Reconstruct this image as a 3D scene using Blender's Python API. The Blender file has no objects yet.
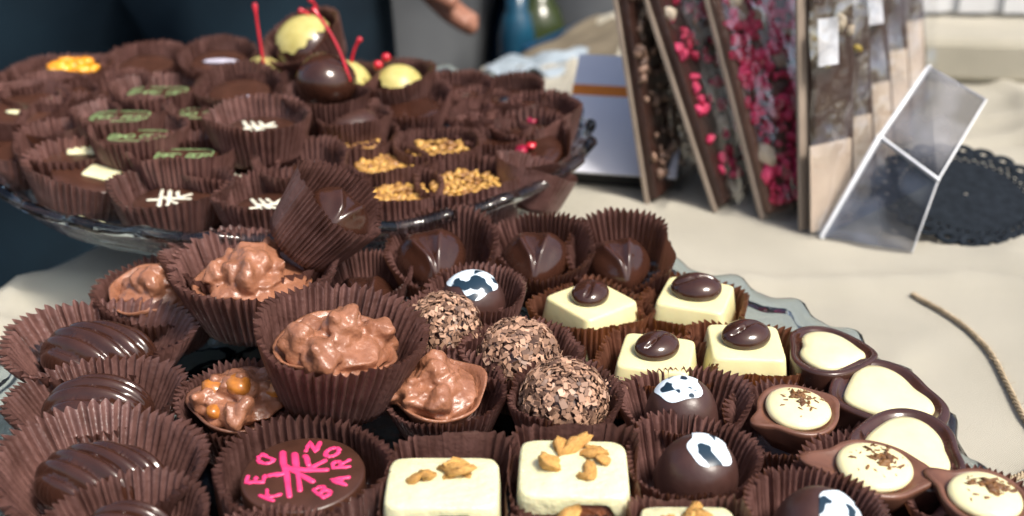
import bpy, bmesh, math, random
import numpy as np
from mathutils import Vector, Matrix, noise

rnd = random.Random(11)
sc = bpy.context.scene
C = sc.collection
R = math.radians
PI = math.pi

# ------------------------------------------------------------------ camera (1 unit = 1 cm)
FPX, PITCH, CAMH = 1120.0, R(23), 18.2
cam_d = bpy.data.cameras.new('camera')
cam = bpy.data.objects.new('camera', cam_d)
C.objects.link(cam)
cam.location = (0, 0, CAMH)
cam.rotation_euler = (PI/2 - PITCH, 0, 0)
cam_d.sensor_width = 36
cam_d.lens = 36*FPX/1024
cam_d.clip_start = 1
cam_d.clip_end = 5000
cam_d.dof.use_dof = True
cam_d.dof.focus_distance = 33.0
cam_d.dof.aperture_fstop = 0.102
sc.camera = cam
FW = Vector((0, math.cos(PITCH), -math.sin(PITCH)))
UP = Vector((0, math.sin(PITCH), math.cos(PITCH)))
RT = Vector((1, 0, 0))

def at(u, v, z):
    """where the thing seen at (u, v) of the photograph stands, at height z"""
    d = FW + RT*((u-512)/FPX) + UP*((258-v)/FPX)
    t = (z-CAMH)/d.z
    return Vector((0, 0, CAMH)) + d*t

def depth(p):
    return (p-Vector((0, 0, CAMH))).dot(FW)

# ------------------------------------------------------------------ materials
def new_mat(name):
    m = bpy.data.materials.new(name)
    m.use_nodes = True
    nt = m.node_tree
    return m, nt, nt.nodes['Principled BSDF']

def mat(name, c1, c2=None, rough=.5, scale=2.0, spec=.5, bump=0.0, bscale=8.0, sss=0.0, coat=0.0, rvar=0.0,
        sheen=0.0, detail=4.0, island=False, metal=0.0, transl=None, sssr=(.4, .25, .12)):
    m, nt, b = new_mat(name)
    N, L = nt.nodes, nt.links
    tc = N.new('ShaderNodeTexCoord')
    c2 = c2 or tuple(x*.8 for x in c1)
    nz = N.new('ShaderNodeTexNoise')
    nz.inputs['Scale'].default_value = scale
    nz.inputs['Detail'].default_value = detail
    L.new(tc.outputs['Object'], nz.inputs['Vector'])
    rp = N.new('ShaderNodeValToRGB')
    rp.color_ramp.elements[0].position = .32
    rp.color_ramp.elements[1].position = .68
    rp.color_ramp.elements[0].color = (*c2, 1)
    rp.color_ramp.elements[1].color = (*c1, 1)
    if island:
        g = N.new('ShaderNodeNewGeometry')
        L.new(g.outputs['Random Per Island'], rp.inputs['Fac'])
        rp.color_ramp.elements[0].position = 0
        rp.color_ramp.elements[1].position = 1
    else:
        L.new(nz.outputs['Fac'], rp.inputs['Fac'])
    L.new(rp.outputs['Color'], b.inputs['Base Color'])
    b.inputs['Roughness'].default_value = rough
    b.inputs['Specular IOR Level'].default_value = spec
    b.inputs['Metallic'].default_value = metal
    if rvar:
        mr = N.new('ShaderNodeMapRange')
        mr.inputs['To Min'].default_value = max(.02, rough-rvar)
        mr.inputs['To Max'].default_value = rough+rvar
        n3 = N.new('ShaderNodeTexNoise')
        n3.inputs['Scale'].default_value = scale*1.7
        L.new(tc.outputs['Object'], n3.inputs['Vector'])
        L.new(n3.outputs['Fac'], mr.inputs['Value'])
        L.new(mr.outputs['Result'], b.inputs['Roughness'])
    if coat:
        b.inputs['Coat Weight'].default_value = coat
        b.inputs['Coat Roughness'].default_value = .12
    if sheen:
        b.inputs['Sheen Weight'].default_value = sheen
        b.inputs['Sheen Roughness'].default_value = .5
    if sss:
        b.inputs['Subsurface Weight'].default_value = sss
        b.inputs['Subsurface Radius'].default_value = sssr
        b.inputs['Subsurface Scale'].default_value = .5
    if bump:
        n2 = N.new('ShaderNodeTexNoise')
        n2.inputs['Scale'].default_value = bscale
        n2.inputs['Detail'].default_value = 5
        L.new(tc.outputs['Object'], n2.inputs['Vector'])
        bp = N.new('ShaderNodeBump')
        bp.inputs['Strength'].default_value = 1
        bp.inputs['Distance'].default_value = bump
        L.new(n2.outputs['Fac'], bp.inputs['Height'])
        L.new(bp.outputs['Normal'], b.inputs['Normal'])
    if transl:
        tr = N.new('ShaderNodeBsdfTranslucent')
        tr.inputs['Color'].default_value = (*transl[1], 1)
        mx = N.new('ShaderNodeMixShader')
        mx.inputs['Fac'].default_value = transl[0]
        L.new(b.outputs['BSDF'], mx.inputs[1])
        L.new(tr.outputs['BSDF'], mx.inputs[2])
        L.new(mx.outputs['Shader'], N['Material Output'].inputs['Surface'])
    return m

PAPER = mat('paper', (.176, .089, .078), (.080, .037, .031), rough=.33, scale=1.3, spec=.6, bump=.03, bscale=7, sheen=0.0,
            transl=(.16, (.34, .13, .06)))
PAPER_W = mat('paper_warm', (.180, .074, .046), (.095, .037, .022), rough=.33, scale=1.3, spec=.6, bump=.03, bscale=7, sheen=0.0,
              transl=(.25, (.45, .16, .05)))
DARK = mat('dark_chocolate', (.050, .019, .012), (.033, .0125, .008), rough=.14, scale=1.6, bump=.010, bscale=3, rvar=.05, coat=.25)
MID = mat('plain_chocolate', (.060, .027, .022), (.045, .020, .016), rough=.36, scale=2, bump=.012, bscale=4, rvar=.08)
TOPC = mat('flat_chocolate', (.068, .027, .017), (.045, .018, .011), rough=.34, scale=1.5, bump=.01, bscale=4, rvar=.08)
def vary(m, lo, hi):
    nt = m.node_tree; N, L = nt.nodes, nt.links
    b = N['Principled BSDF']
    src = b.inputs['Base Color'].links[0].from_socket
    oi = N.new('ShaderNodeObjectInfo'); mr = N.new('ShaderNodeMapRange'); hs = N.new('ShaderNodeHueSaturation')
    mr.inputs['To Min'].default_value = lo; mr.inputs['To Max'].default_value = hi
    L.new(oi.outputs['Random'], mr.inputs['Value']); L.new(mr.outputs['Result'], hs.inputs['Value'])
    L.new(src, hs.inputs['Color']); L.new(hs.outputs['Color'], b.inputs['Base Color'])
vary(PAPER, .78, 1.22); vary(PAPER_W, .85, 1.15)
MILK = mat('milk_chocolate', (.34, .148, .084), (.225, .092, .05), rough=.33, scale=1.6, bump=.06, bscale=5, rvar=.14, sss=.06, coat=.2)
MILKS = mat('shell_milk_chocolate', (.17, .075, .048), (.12, .052, .033), rough=.35, scale=2, bump=.01, bscale=4, rvar=.06)
WHITE = mat('white_chocolate', (.77, .715, .40), (.70, .64, .34), rough=.33, scale=1.2, sss=.3, bump=.01, bscale=3, rvar=.07)
ICING = mat('icing', (.72, .70, .45), (.65, .63, .38), rough=.32, scale=1.5, sss=.3, bump=.09, bscale=2.6, rvar=.08)
FILL = mat('white_filling', (.80, .745, .46), (.74, .68, .39), rough=.25, scale=1.3, sss=.3, bump=.02, bscale=2, coat=.2)
CAKE = mat('cake', (.27, .085, .03), (.12, .035, .013), rough=.5, scale=3.5, bump=.08, bscale=7)
GOLDNUT = mat('toasted_nut', (.78, .46, .14), (.50, .23, .05), rough=.45, scale=5, bump=.05, bscale=12, sss=.1)
NUTS = mat('chopped_nut', (.62, .36, .09), (.22, .095, .03), rough=.42, island=True)
HAZEL = mat('hazelnut', (.60, .22, .035), (.30, .10, .018), rough=.3, scale=3, coat=.3)
FLAKE = mat('chocolate_flake', (.52, .31, .205), (.075, .038, .026), rough=.5, island=True)
PINK = mat('pink_print', (.84, .055, .20), (.74, .04, .15), rough=.4, scale=3)
PRINT_W = mat('white_print', (.78, .76, .62), rough=.4, scale=3)
PRINT_G = mat('green_print', (.30, .44, .20), (.22, .36, .15), rough=.4, scale=3)
RED = mat('red_stem', (.56, .012, .03), (.36, .006, .02), rough=.3, scale=2, coat=.3)
BERRY = mat('red_berry', (.42, .01, .04), (.11, .005, .03), rough=.3, scale=4, bump=.05, bscale=6)
BLUEB = mat('dark_berry', (.016, .020, .030), rough=.3, scale=4, bump=.04, bscale=5)
YELLOW = mat('candied_peel', (.86, .42, .03), (.72, .26, .012), rough=.3, island=True, coat=.3)
CREAMY = mat('cream_coating', (.54, .48, .18), (.42, .36, .11), rough=.38, scale=2, sss=.2)
LILAC = mat('lilac_icing', (.52, .50, .60), rough=.4)
CRUMB = mat('cocoa_crumb', (.19, .085, .022), (.09, .036, .012), rough=.6, island=True)

def cow_material():
    m, nt, b = new_mat('cow_print')
    N, L = nt.nodes, nt.links
    tc = N.new('ShaderNodeTexCoord')
    v = N.new('ShaderNodeTexNoise')
    v.inputs['Scale'].default_value = 2.3
    v.inputs['Detail'].default_value = 1
    oi = N.new('ShaderNodeObjectInfo')
    v.noise_dimensions = '4D'
    ml = N.new('ShaderNodeMath'); ml.operation = 'MULTIPLY'; ml.inputs[1].default_value = 37
    L.new(oi.outputs['Random'], ml.inputs[0])
    L.new(ml.outputs[0], v.inputs['W'])
    L.new(tc.outputs['Object'], v.inputs['Vector'])
    r = N.new('ShaderNodeValToRGB')
    e = r.color_ramp.elements
    e[0].position = .575; e[0].color = (.72, .84, .93, 1)
    e[1].position = .60; e[1].color = (.012, .03, .05, 1)
    L.new(v.outputs['Fac'], r.inputs['Fac'])
    L.new(r.outputs['Color'], b.inputs['Base Color'])
    b.inputs['Roughness'].default_value = .33
    return m
COW = cow_material()

def glass_material(name, col, rough=.01, ior=1.52):
    m, nt, b = new_mat(name)
    N, L = nt.nodes, nt.links
    b.inputs['Base Color'].default_value = (*col, 1)
    b.inputs['Transmission Weight'].default_value = 1
    b.inputs['Roughness'].default_value = rough
    b.inputs['IOR'].default_value = ior
    tc = N.new('ShaderNodeTexCoord')
    nz = N.new('ShaderNodeTexNoise'); nz.inputs['Scale'].default_value = .7
    L.new(tc.outputs['Object'], nz.inputs['Vector'])
    bp = N.new('ShaderNodeBump'); bp.inputs['Distance'].default_value = .05
    L.new(nz.outputs['Fac'], bp.inputs['Height'])
    L.new(bp.outputs['Normal'], b.inputs['Normal'])
    return m
GLASS = glass_material('plate_glass', (.60, .71, .78))

def film_material(name, refl, tint, rough=.12, bump=.25, bscale=.6):
    m, nt, b = new_mat(name)
    N, L = nt.nodes, nt.links
    tr = N.new('ShaderNodeBsdfTransparent'); tr.inputs['Color'].default_value = (*tint, 1)
    gl = N.new('ShaderNodeBsdfGlossy'); gl.inputs['Roughness'].default_value = rough
    mx = N.new('ShaderNodeMixShader')
    tc = N.new('ShaderNodeTexCoord')
    nz = N.new('ShaderNodeTexNoise'); nz.inputs['Scale'].default_value = bscale; nz.inputs['Detail'].default_value = 2
    L.new(tc.outputs['Object'], nz.inputs['Vector'])
    bp = N.new('ShaderNodeBump'); bp.inputs['Distance'].default_value = bump
    L.new(nz.outputs['Fac'], bp.inputs['Height'])
    L.new(bp.outputs['Normal'], gl.inputs['Normal'])
    fr = N.new('ShaderNodeMapRange')
    fr.inputs['From Min'].default_value = .45; fr.inputs['From Max'].default_value = .75
    fr.inputs['To Min'].default_value = refl*.4; fr.inputs['To Max'].default_value = refl*2.2
    L.new(nz.outputs['Fac'], fr.inputs['Value'])
    L.new(fr.outputs['Result'], mx.inputs['Fac'])
    L.new(tr.outputs['BSDF'], mx.inputs[1]); L.new(gl.outputs['BSDF'], mx.inputs[2])
    L.new(mx.outputs['Shader'], N['Material Output'].inputs['Surface'])
    return m
FILM = film_material('cellophane', .22, (.93, .93, .94))
ACRYL = film_material('acrylic', .17, (.62, .62, .64), rough=.38, bump=.02, bscale=.4)
ACEDGE = mat('acrylic_edge', (.80, .83, .86), rough=.2, scale=1)

# ------------------------------------------------------------------ mesh helpers
def mk(name, V, F, m, parent=None, smooth=True, M=None, fix=True):
    me = bpy.data.meshes.new(name)
    me.from_pydata([tuple(map(float, v)) for v in V], [], F)
    if fix:
        bm = bmesh.new(); bm.from_mesh(me)
        bmesh.ops.recalc_face_normals(bm, faces=bm.faces)
        bm.to_mesh(me); bm.free()
    me.materials.append(m)
    if smooth:
        me.polygons.foreach_set('use_smooth', [True]*len(me.polygons))
    o = bpy.data.objects.new(name, me)
    C.objects.link(o)
    if parent: o.parent = parent
    if M is not None:
        if parent: o.matrix_local = M
        else: o.matrix_world = M
    return o

def tag(o, label, cat, group=None, kind=None):
    if label: o['label'] = label
    if cat: o['category'] = cat
    if group: o['group'] = group
    if kind: o['kind'] = kind
    return o

def empty(name, M):
    o = bpy.data.objects.new(name, None)
    C.objects.link(o); o.matrix_world = M
    o.empty_display_size = .5
    return o

def loft(rings, cap0=True, cap1=True):
    m, n = len(rings), len(rings[0])
    V = [tuple(p) for r in rings for p in r]
    F = []
    for j in range(m-1):
        for i in range(n):
            k = (i+1) % n
            F.append((j*n+i, j*n+k, (j+1)*n+k, (j+1)*n+i))
    if cap0:
        V.append(tuple(np.mean(np.array(rings[0]), axis=0))); c = len(V)-1
        F += [(c, (i+1) % n, i) for i in range(n)]
    if cap1:
        V.append(tuple(np.mean(np.array(rings[-1]), axis=0))); c = len(V)-1
        b = (m-1)*n
        F += [(c, b+i, b+(i+1) % n) for i in range(n)]
    return V, F

def merge(parts):
    V, F = [], []
    for v, f in parts:
        o = len(V)
        V += [tuple(p) for p in v]
        F += [tuple(i+o for i in q) for q in f]
    return V, F

def tube(pts, r, sides=7, flat=1.0):
    P = [Vector(p) for p in pts]
    rings = []
    n = len(P)
    rr = r if isinstance(r, (list, tuple)) else [r]*n
    ref = Vector((0, 0, 1))
    for i, p in enumerate(P):
        t = (P[min(i+1, n-1)]-P[max(i-1, 0)]).normalized()
        a = t.cross(ref)
        if a.length < 1e-3: a = t.cross(Vector((1, 0, 0)))
        a.normalize(); b = a.cross(t).normalized()
        rings.append([p+a*math.cos(q)*rr[i]+b*math.sin(q)*rr[i]*flat for q in [2*PI*k/sides for k in range(sides)]])
    # rounded ends
    t0 = (P[0]-P[1]).normalized(); t1 = (P[-1]-P[-2]).normalized()
    def endcap(ring, c, t, rad): return [c+(q-c)*.6+t*rad*.7 for q in ring]
    rings = [endcap(rings[0], P[0], t0, rr[0])]+rings+[endcap(rings[-1], P[-1], t1, rr[-1])]
    return loft(rings)

def blob(r, seed, sx=1, sy=1, sz=1, rough=.3, n=10, m=7, freq=1.2):
    V = []
    off = Vector((seed*3.1, seed*1.7, seed*.9))
    rings = []
    for j in range(1, m):
        ph = PI*j/m
        ring = []
        for i in range(n):
            th = 2*PI*i/n
            d = Vector((math.sin(ph)*math.cos(th), math.sin(ph)*math.sin(th), -math.cos(ph)))
            k = r*(1+rough*noise.noise(d*freq+off)*1.6)
            ring.append((d.x*k*sx, d.y*k*sy, d.z*k*sz))
        rings.append(ring)
    return loft(rings)

def xform(vf, M):
    return [M @ Vector(p) for p in vf[0]], vf[1]

def TRS(loc=(0, 0, 0), rot=(0, 0, 0), s=(1, 1, 1)):
    from mathutils import Euler
    return Matrix.LocRotScale(Vector(loc), Euler(rot), Vector(s))

def ang(n): return np.arange(n)*2*PI/n

def superring(a, b, e, n=64):
    t = ang(n)
    c, s = np.cos(t), np.sin(t)
    return np.sign(c)*np.abs(c)**(2/e)*a, np.sign(s)*np.abs(s)**(2/e)*b

# ------------------------------------------------------------------ paper cups
def cup_mesh(rt, h, seed, rb=None, pleats=58, sx=1.0, sy=1.0, square=0, warp=.05, lip=0.0, flatten=None, allpleat=False):
    rs = np.random.RandomState(seed)
    rb = rb or rt*.66
    S = 6
    n = pleats*S
    t = ang(n)
    pid = np.arange(n)//S
    # jittered, sharp-crested pleats
    w = np.tile(np.array([-.15, .55, 1.0, .55, -.15, -1.0]), pleats)
    amp = (0.75+.5*rs.rand(pleats))[pid]
    tj = t + np.repeat(rs.randn(pleats)*.012, S)
    p2, p3, p5 = rs.rand(3)*2*PI
    low = warp*np.sin(2*t+p2)+warp*.7*np.sin(3*t+p3)+warp*.35*np.sin(5*t+p5)
    hz = 1+warp*.8*np.sin(2*t+p3)+warp*.5*np.sin(3*t+p5)+.012*rs.randn(pleats)[pid]
    if flatten is not None:           # a stretch where the pleats were pulled smooth
        for a0, wd in flatten:
            dd = np.abs((t-R(a0)+PI) % (2*PI)-PI)
            amp = amp*np.clip((dd-R(wd))/R(12), .06, 1)
    c, s = np.cos(tj), np.sin(tj)
    if square:
        k = (np.abs(c)**square+np.abs(s)**square)**(-1/square)
        corner = np.clip((np.minimum(np.abs(c), np.abs(s))-.42)/.25, 0.05, 1)
        if not allpleat: amp = amp*corner
    else:
        k = np.ones(n)
    for q in range(4):
        a0, wd, dpth = rs.rand()*2*PI, .15+.3*rs.rand(), (rs.rand()-.6)*.16
        low = low+dpth*np.exp(-(((t-a0+PI) % (2*PI)-PI)/wd)**2)*(warp/.05)
    rings = []
    K = 9
    for j in range(K):
        f = j/(K-1)
        rad = rb+(rt-rb)*(f**.92)+lip*max(0, f-.7)**2*8
        a = (.03+.072*f**.7)*(rt/2.0)*1.15
        r = rad*k*(1+low*f)+a*amp*w
        wob = .035*np.sin(7*t+p2+f*3)*f*(1-f)*2
        z = h*f*(1+(hz-1)*f)+(.035*amp*w*f if j == K-1 else 0)
        rings.append(np.stack([(r+wob)*c*sx, (r+wob)*s*sy, z*np.ones(n)], 1))
    return loft(rings, True, False)

def frame(u, v, zr, h, tilt=0, tdir=270, yaw=0):
    """matrix of a cup whose rim centre is seen at (u, v), rim at height zr, leaning 'tilt' degrees toward tdir"""
    P = at(u, v, zr)
    d = Vector((math.cos(R(tdir)), math.sin(R(tdir)), 0))
    ax = Vector((0, 0, 1)).cross(d)
    Q = Matrix.Rotation(R(tilt), 4, ax) @ Matrix.Rotation(R(yaw), 4, 'Z')
    base = P - Q.to_3x3() @ Vector((0, 0, h))
    return Matrix.Translation(base) @ Q, depth(P)

SEED = [100]
def cup(u, v, zr, W, label, h=2.0, tilt=0, tdir=270, yaw=0, group='pleated paper cups on the front plate', mat_=None, **kw):
    M, dp = frame(u, v, zr, h, tilt, tdir, yaw)
    rt = W/2*dp/FPX
    SEED[0] += 1
    Vv, F = cup_mesh(rt, h, SEED[0], **kw)
    o = mk('paper_cup', Vv, F, mat_ or PAPER, M=M, fix=False)
    tag(o, label, 'paper cup', group)
    return M, dp, rt

def upright(M, loc, rot=0, tilt=0):
    return Matrix.Translation(M.to_translation()+Vector(loc)) @ Matrix.Rotation(R(tilt), 4, 'X') @ Matrix.Rotation(R(rot), 4, 'Z')

def inside(M, loc, rot=0):
    return M @ Matrix.Translation(Vector(loc)) @ Matrix.Rotation(R(rot), 4, 'Z')

# ------------------------------------------------------------------ chocolates
def cluster(M, r, label, seed, hz=1.5, hazels=0, group='nut clusters of milk chocolate'):
    """lumpy nut cluster in a thin chocolate shell"""
    rs = random.Random(seed)
    parts = []
    shell = []
    n = 48
    t = ang(n)
    wob = 1+.05*np.sin(3*t+seed)+.04*np.sin(5*t+seed*2)
    ed = .10*np.sin(2*t+seed)+.06*np.sin(5*t+seed)
    for f, rr, zz in [(0, .6, 0), (.3, .78, .35*hz), (.7, .95, .6*hz), (1, 1.02, .72*hz), (1, .965, .72*hz), (.9, .88, .6*hz), (.5, .72, .45*hz)]:
        shell.append(np.stack([r*rr*wob*np.cos(t), r*rr*wob*np.sin(t), zz+ed*f], 1))
    sv = loft(shell)
    lumps = []
    k = 11
    for i in range(k):
        a = 2*PI*i/k+rs.random()*.6
        d = r*(.22+.52*rs.random()) if i < k-2 else r*.15*rs.random()
        lr = r*(.19+.17*rs.random())
        z = hz*(.70+.20*rs.random()) + (hz*.26 if i >= k-2 else 0)
        lumps.append((d*math.cos(a), d*math.sin(a), z, lr))
        parts.append(xform(blob(1, seed+i, rough=.42, n=20, m=12, freq=1.3),
                           TRS((d*math.cos(a), d*math.sin(a), z), (rs.random()*2, rs.random()*2, rs.random()*3),
                               (lr*(1+.45*rs.random()), lr*(.85+.2*rs.random()), lr*(.85+.2*rs.random())))))
    parts.append(xform(blob(1, seed+30, rough=.25, n=24, m=14, freq=2), TRS((0, 0, hz*.62), (0, 0, 0), (r*.80, r*.78, hz*.36))))
    Vv, F = merge(parts)
    root = mk('nut_cluster', Vv, F, MILK, M=M)
    rm = root.modifiers.new('fuse', 'REMESH'); rm.mode = 'VOXEL'; rm.voxel_size = .05; rm.use_smooth_shade = True
    sm = root.modifiers.new('melt', 'SMOOTH'); sm.iterations = 7; sm.factor = .6
    dt = bpy.data.textures.new('lumps', 'CLOUDS'); dt.noise_scale = .38; dt.noise_depth = 2
    dm = root.modifiers.new('rough', 'DISPLACE'); dm.texture = dt; dm.strength = .09; dm.mid_level = .5
    mk('chocolate_shell', sv[0], sv[1], MILKS if hazels else MILK, root)
    for i in range(hazels):
        x, y, z, lr = lumps[(i*2+5) % k]
        hb = blob(lr*.85, seed+i*3, 1.15, 1, 1, .1, 14, 9)
        mk('hazelnut', *hb, HAZEL, root, M=TRS((x*1.05, y*1.05-.1, z+lr*.30), (.3*i, .5, i), (1.1, 1, .85)))
    tag(root, label, 'chocolate', group)
    return root

def dome_profile_rings(outline, H, n, shape=.55, wall=.0, m=14):
    """rings of a dome over a radial outline(theta) array"""
    t = ang(n)
    rings = []
    for j in range(m):
        f = j/(m-1)                           # 0 edge ... 1 centre
        q = math.cos(f*PI/2)
        z = wall+(H-wall)*(math.sin(f*PI/2)**(shape*2))
        rings.append((q, z))
    return t, rings

def ribbed(M, a, b, H, label, ribs=5, slant=20, amp=.25, group='ribbed dark chocolates'):
    n, m = 120, 26
    t = ang(n)
    rings = [np.stack([a*.97*np.cos(t), b*.97*np.sin(t), 0*t], 1)]
    cs, sn = math.cos(R(slant)), math.sin(R(slant))
    for j in range(m):
        f = j/(m-1)
        q = math.cos(f*PI/2*.985)
        z = .18*H+.82*H*math.sin(f*PI/2)**.95
        x, y = a*q*np.cos(t), b*q*np.sin(t)
        s = (y*cs-x*sn)/b                      # ribs run across the slanted direction
        g = np.abs(np.sin(s*ribs*PI/2+.4))**.55
        env = min(1, (1-q)*4+.45)
        zz = z+amp*(g-.7)*env
        rr = 1+.035*(g-.7)*(1-f)
        rings.append(np.stack([x*rr, y*rr, zz], 1))
    o = mk('ribbed_chocolate', *loft(rings), DARK, M=M)
    return tag(o, label, 'chocolate', group)

def lathe(prof, n=64, wob=0, seed=0):
    t = ang(n)
    w = 1+wob*np.sin(3*t+seed)+wob*.6*np.sin(5*t+seed*1.3)
    return loft([np.stack([r*w*np.cos(t), r*w*np.sin(t), z+0*t], 1) for r, z in prof])

GLYPH = {
 'B': [[(-.3, -.5), (-.3, .5), (.1, .5), (.28, .38), (.28, .15), (.1, .02), (-.3, 0)], [(.1, .02), (.32, -.12), (.32, -.38), (.1, -.5), (-.3, -.5)]],
 'A': [[(-.36, -.5), (0, .5), (.36, -.5)], [(-.22, -.14), (.22, -.14)]],
 'R': [[(-.3, -.5), (-.3, .5), (.12, .5), (.3, .36), (.3, .14), (.12, .02), (-.3, .02)], [(0, .02), (.34, -.5)]],
 'O': [[(.36*math.cos(k*PI/6), .5*math.sin(k*PI/6)) for k in range(13)]],
 'N': [[(-.32, -.5), (-.32, .5), (.32, -.5), (.32, .5)]],
 'D': [[(-.3, -.5), (-.3, .5), (.05, .5), (.32, .25), (.32, -.25), (.05, -.5), (-.3, -.5)]],
 'E': [[(.3, .5), (-.3, .5), (-.3, -.5), (.3, -.5)], [(-.3, 0), (.2, 0)]],
 'K': [[(-.3, -.5), (-.3, .5)], [(.32, .5), (-.28, -.02), (.34, -.5)]],
 'C': [[(.32, .32), (.1, .5), (-.2, .42), (-.34, .1), (-.34, -.15), (-.2, -.42), (.1, -.5), (.32, -.32)]],
}
STAR = [((-.42, .53), (-.11, -.62)), ((-.22, .50), (.03, -.47)), ((-.03, .44), (.06, .20)), ((-.53, -.07), (-.28, -.03)),
        ((-.30, .15), (.20, -.24)), ((.05, .06), (.31, .32)), ((.03, .06), (.38, .07)), ((-.3, .12), (.05, .06))]

def strokes(lines, r, z, flat=.45):
    out = []
    for l in lines:
        q = []
        for i in range(len(l)-1):
            for k in range(4):
                f = k/4
                q.append((l[i][0]*(1-f)+l[i+1][0]*f+rnd.gauss(0, r*.10), l[i][1]*(1-f)+l[i+1][1]*f+rnd.gauss(0, r*.10), z))
        q.append((l[-1][0], l[-1][1], z))
        out.append(tube(q, [r*rnd.uniform(.72, 1.25) for _ in q], 6, flat))
    return merge(out)

def glyph(ch, x, y, s, rot, sx=1.0):
    c, q = math.cos(R(rot)), math.sin(R(rot))
    return [[(x+s*(c*a*sx-q*b), y+s*(q*a*sx+c*b)) for a, b in l] for l in GLYPH[ch]]

def printed_disc(M, r, H, label):
    o = mk('printed_chocolate', *lathe([(r*.93, 0), (r*.985, H*.3), (r, H-.07), (r*.985, H-.02), (r*.95, H), (r*.5, H+.015)], 72, .006, 2), TOPC, M=M)
    for ch, X, Y, rot in [('D', 200, 190, 235), ('E', 185, 280, 92), ('K', 285, 350, 62), ('N', 435, 128, 175), ('O', 547, 155, 150),
                          ('R', 608, 212, 100), ('A', 615, 285, 82), ('B', 545, 335, 45)]:
        mk('letter', *strokes(glyph(ch, (X-420)/320*r, -(Y-250)/172*r, r*.27, rot), r*.044, H+.012), PINK, o)
    mk('emblem', *strokes([[(a*r, b*r) for a, b in l] for l in STAR], r*.06, H+.014), PINK, o)
    return tag(o, label, 'chocolate')

def star_disc(M, r, H, label, rot, group='dark chocolates with a white printed mark'):
    o = mk('printed_chocolate', *lathe([(r*.9, 0), (r, H-.08), (r*.96, H), (r*.5, H)], 48), TOPC, M=M)
    c, s = math.cos(R(rot)), math.sin(R(rot))
    L = [[(r*1.15*(c*a-s*b), r*1.15*(s*a+c*b)) for a, b in l] for l in STAR]
    mk('emblem', *strokes(L, r*.062, H+.014), PRINT_W, o)
    return tag(o, label, 'chocolate', group)

def label_bar(M, a, b, H, label, group='chocolates with a green printed frame', text='BARC OE'):
    rings = []
    for q, z in [(.9, 0), (1, H-.1), (.96, H), (.5, H)]:
        x, y = superring(a*q, b*q, 6, 56)
        rings.append(np.stack([x, y, z+0*x], 1))
    o = mk('printed_chocolate', *loft(rings), TOPC, M=M)
    x, y = superring(a*.86, b*.82, 4, 40)
    ln = [list(zip(x, y))+[(x[0], y[0])]]
    mk('printed_frame', *strokes(ln, .036, H+.012), PRINT_G, o)
    L = []
    for k, ch in enumerate(text):
        if ch != ' ': L += glyph(ch, (-.66+1.32*k/(len(text)-1))*a, -b*.15, b*.62, 0, .8)
    mk('lettering', *strokes(L, .034, H+.012), PRINT_G, o)
    return tag(o, label, 'chocolate', group)

def squarepiece(M, r, H, label, s, rot, off=(0, 0)):
    o = mk('round_chocolate', *lathe([(r*.9, 0), (r, H-.08), (r*.96, H), (r*.5, H)], 48), TOPC, M=M)
    x, y = superring(s, s*.85, 9, 40)
    V, F = loft([np.stack([x, y, H+.01+0*x], 1), np.stack([x, y, H+.12+0*x], 1), np.stack([x*.9, y*.9, H+.15+0*x], 1)])
    mk('white_tile', V, F, CREAMY if 0 else ICING, o, M=TRS((off[0], off[1], 0), (0, 0, R(rot))))
    return tag(o, label, 'chocolate', 'dark chocolates topped with a white tile')

def iced_cake(M, a, b, H, label, seed, nuts, arch=None, group='iced cakes topped with nuts'):
    rs = random.Random(seed)
    root = empty('iced_cake', M)
    n = 96
    rings = []
    for q, z in [(.90, 0), (.95, .06), (.95, H*.9), (.6, H*.93)]:
        x, y = superring(a*q, b*q, 7, n)
        rings.append(np.stack([x, y, z+0*x], 1))
    mk('cake_base', *loft(rings), CAKE, root)
    t = ang(n)
    x0, y0 = superring(a, b, 7, n)
    low = H*(.42+.10*np.sin(5*t+seed)+.07*np.sin(9*t+seed*2))
    if arch:
        for xc, wd in arch:
            low = np.where((y0 < -b*.8), np.maximum(low, H*.93*np.clip(1.25-((x0-xc)/wd)**2*.9, 0, .90)), low)
    low = np.minimum(low, H*.86)
    rings = []
    for q, f in [(.985, 0), (1.015, .02), (1.02, .12), (1.0, .6), (.985, .88), (.955, .97), (.91, 1.0), (.6, 1.012), (.3, 1.02)]:
        rings.append(np.stack([x0*q, y0*q, low+(H*f*1.0-low*f) if f < 1 else H*f+0*x0], 1))
    mk('icing', *loft(rings, False, True), ICING, root)
    for (px, py, s, e) in nuts:
        nb = blob(1, seed+px*7+py*3, 1, 1, 1, .38, 12, 8, 1.6)
        mk('nut_piece', *nb, GOLDNUT, root, M=TRS((px*a, py*b, H+s*.35), (rs.random(), rs.random()*.8, rs.random()*6), (s*1.8, s*1.7*e, s*.7)))
    return tag(root, label, 'cake', group)

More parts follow.
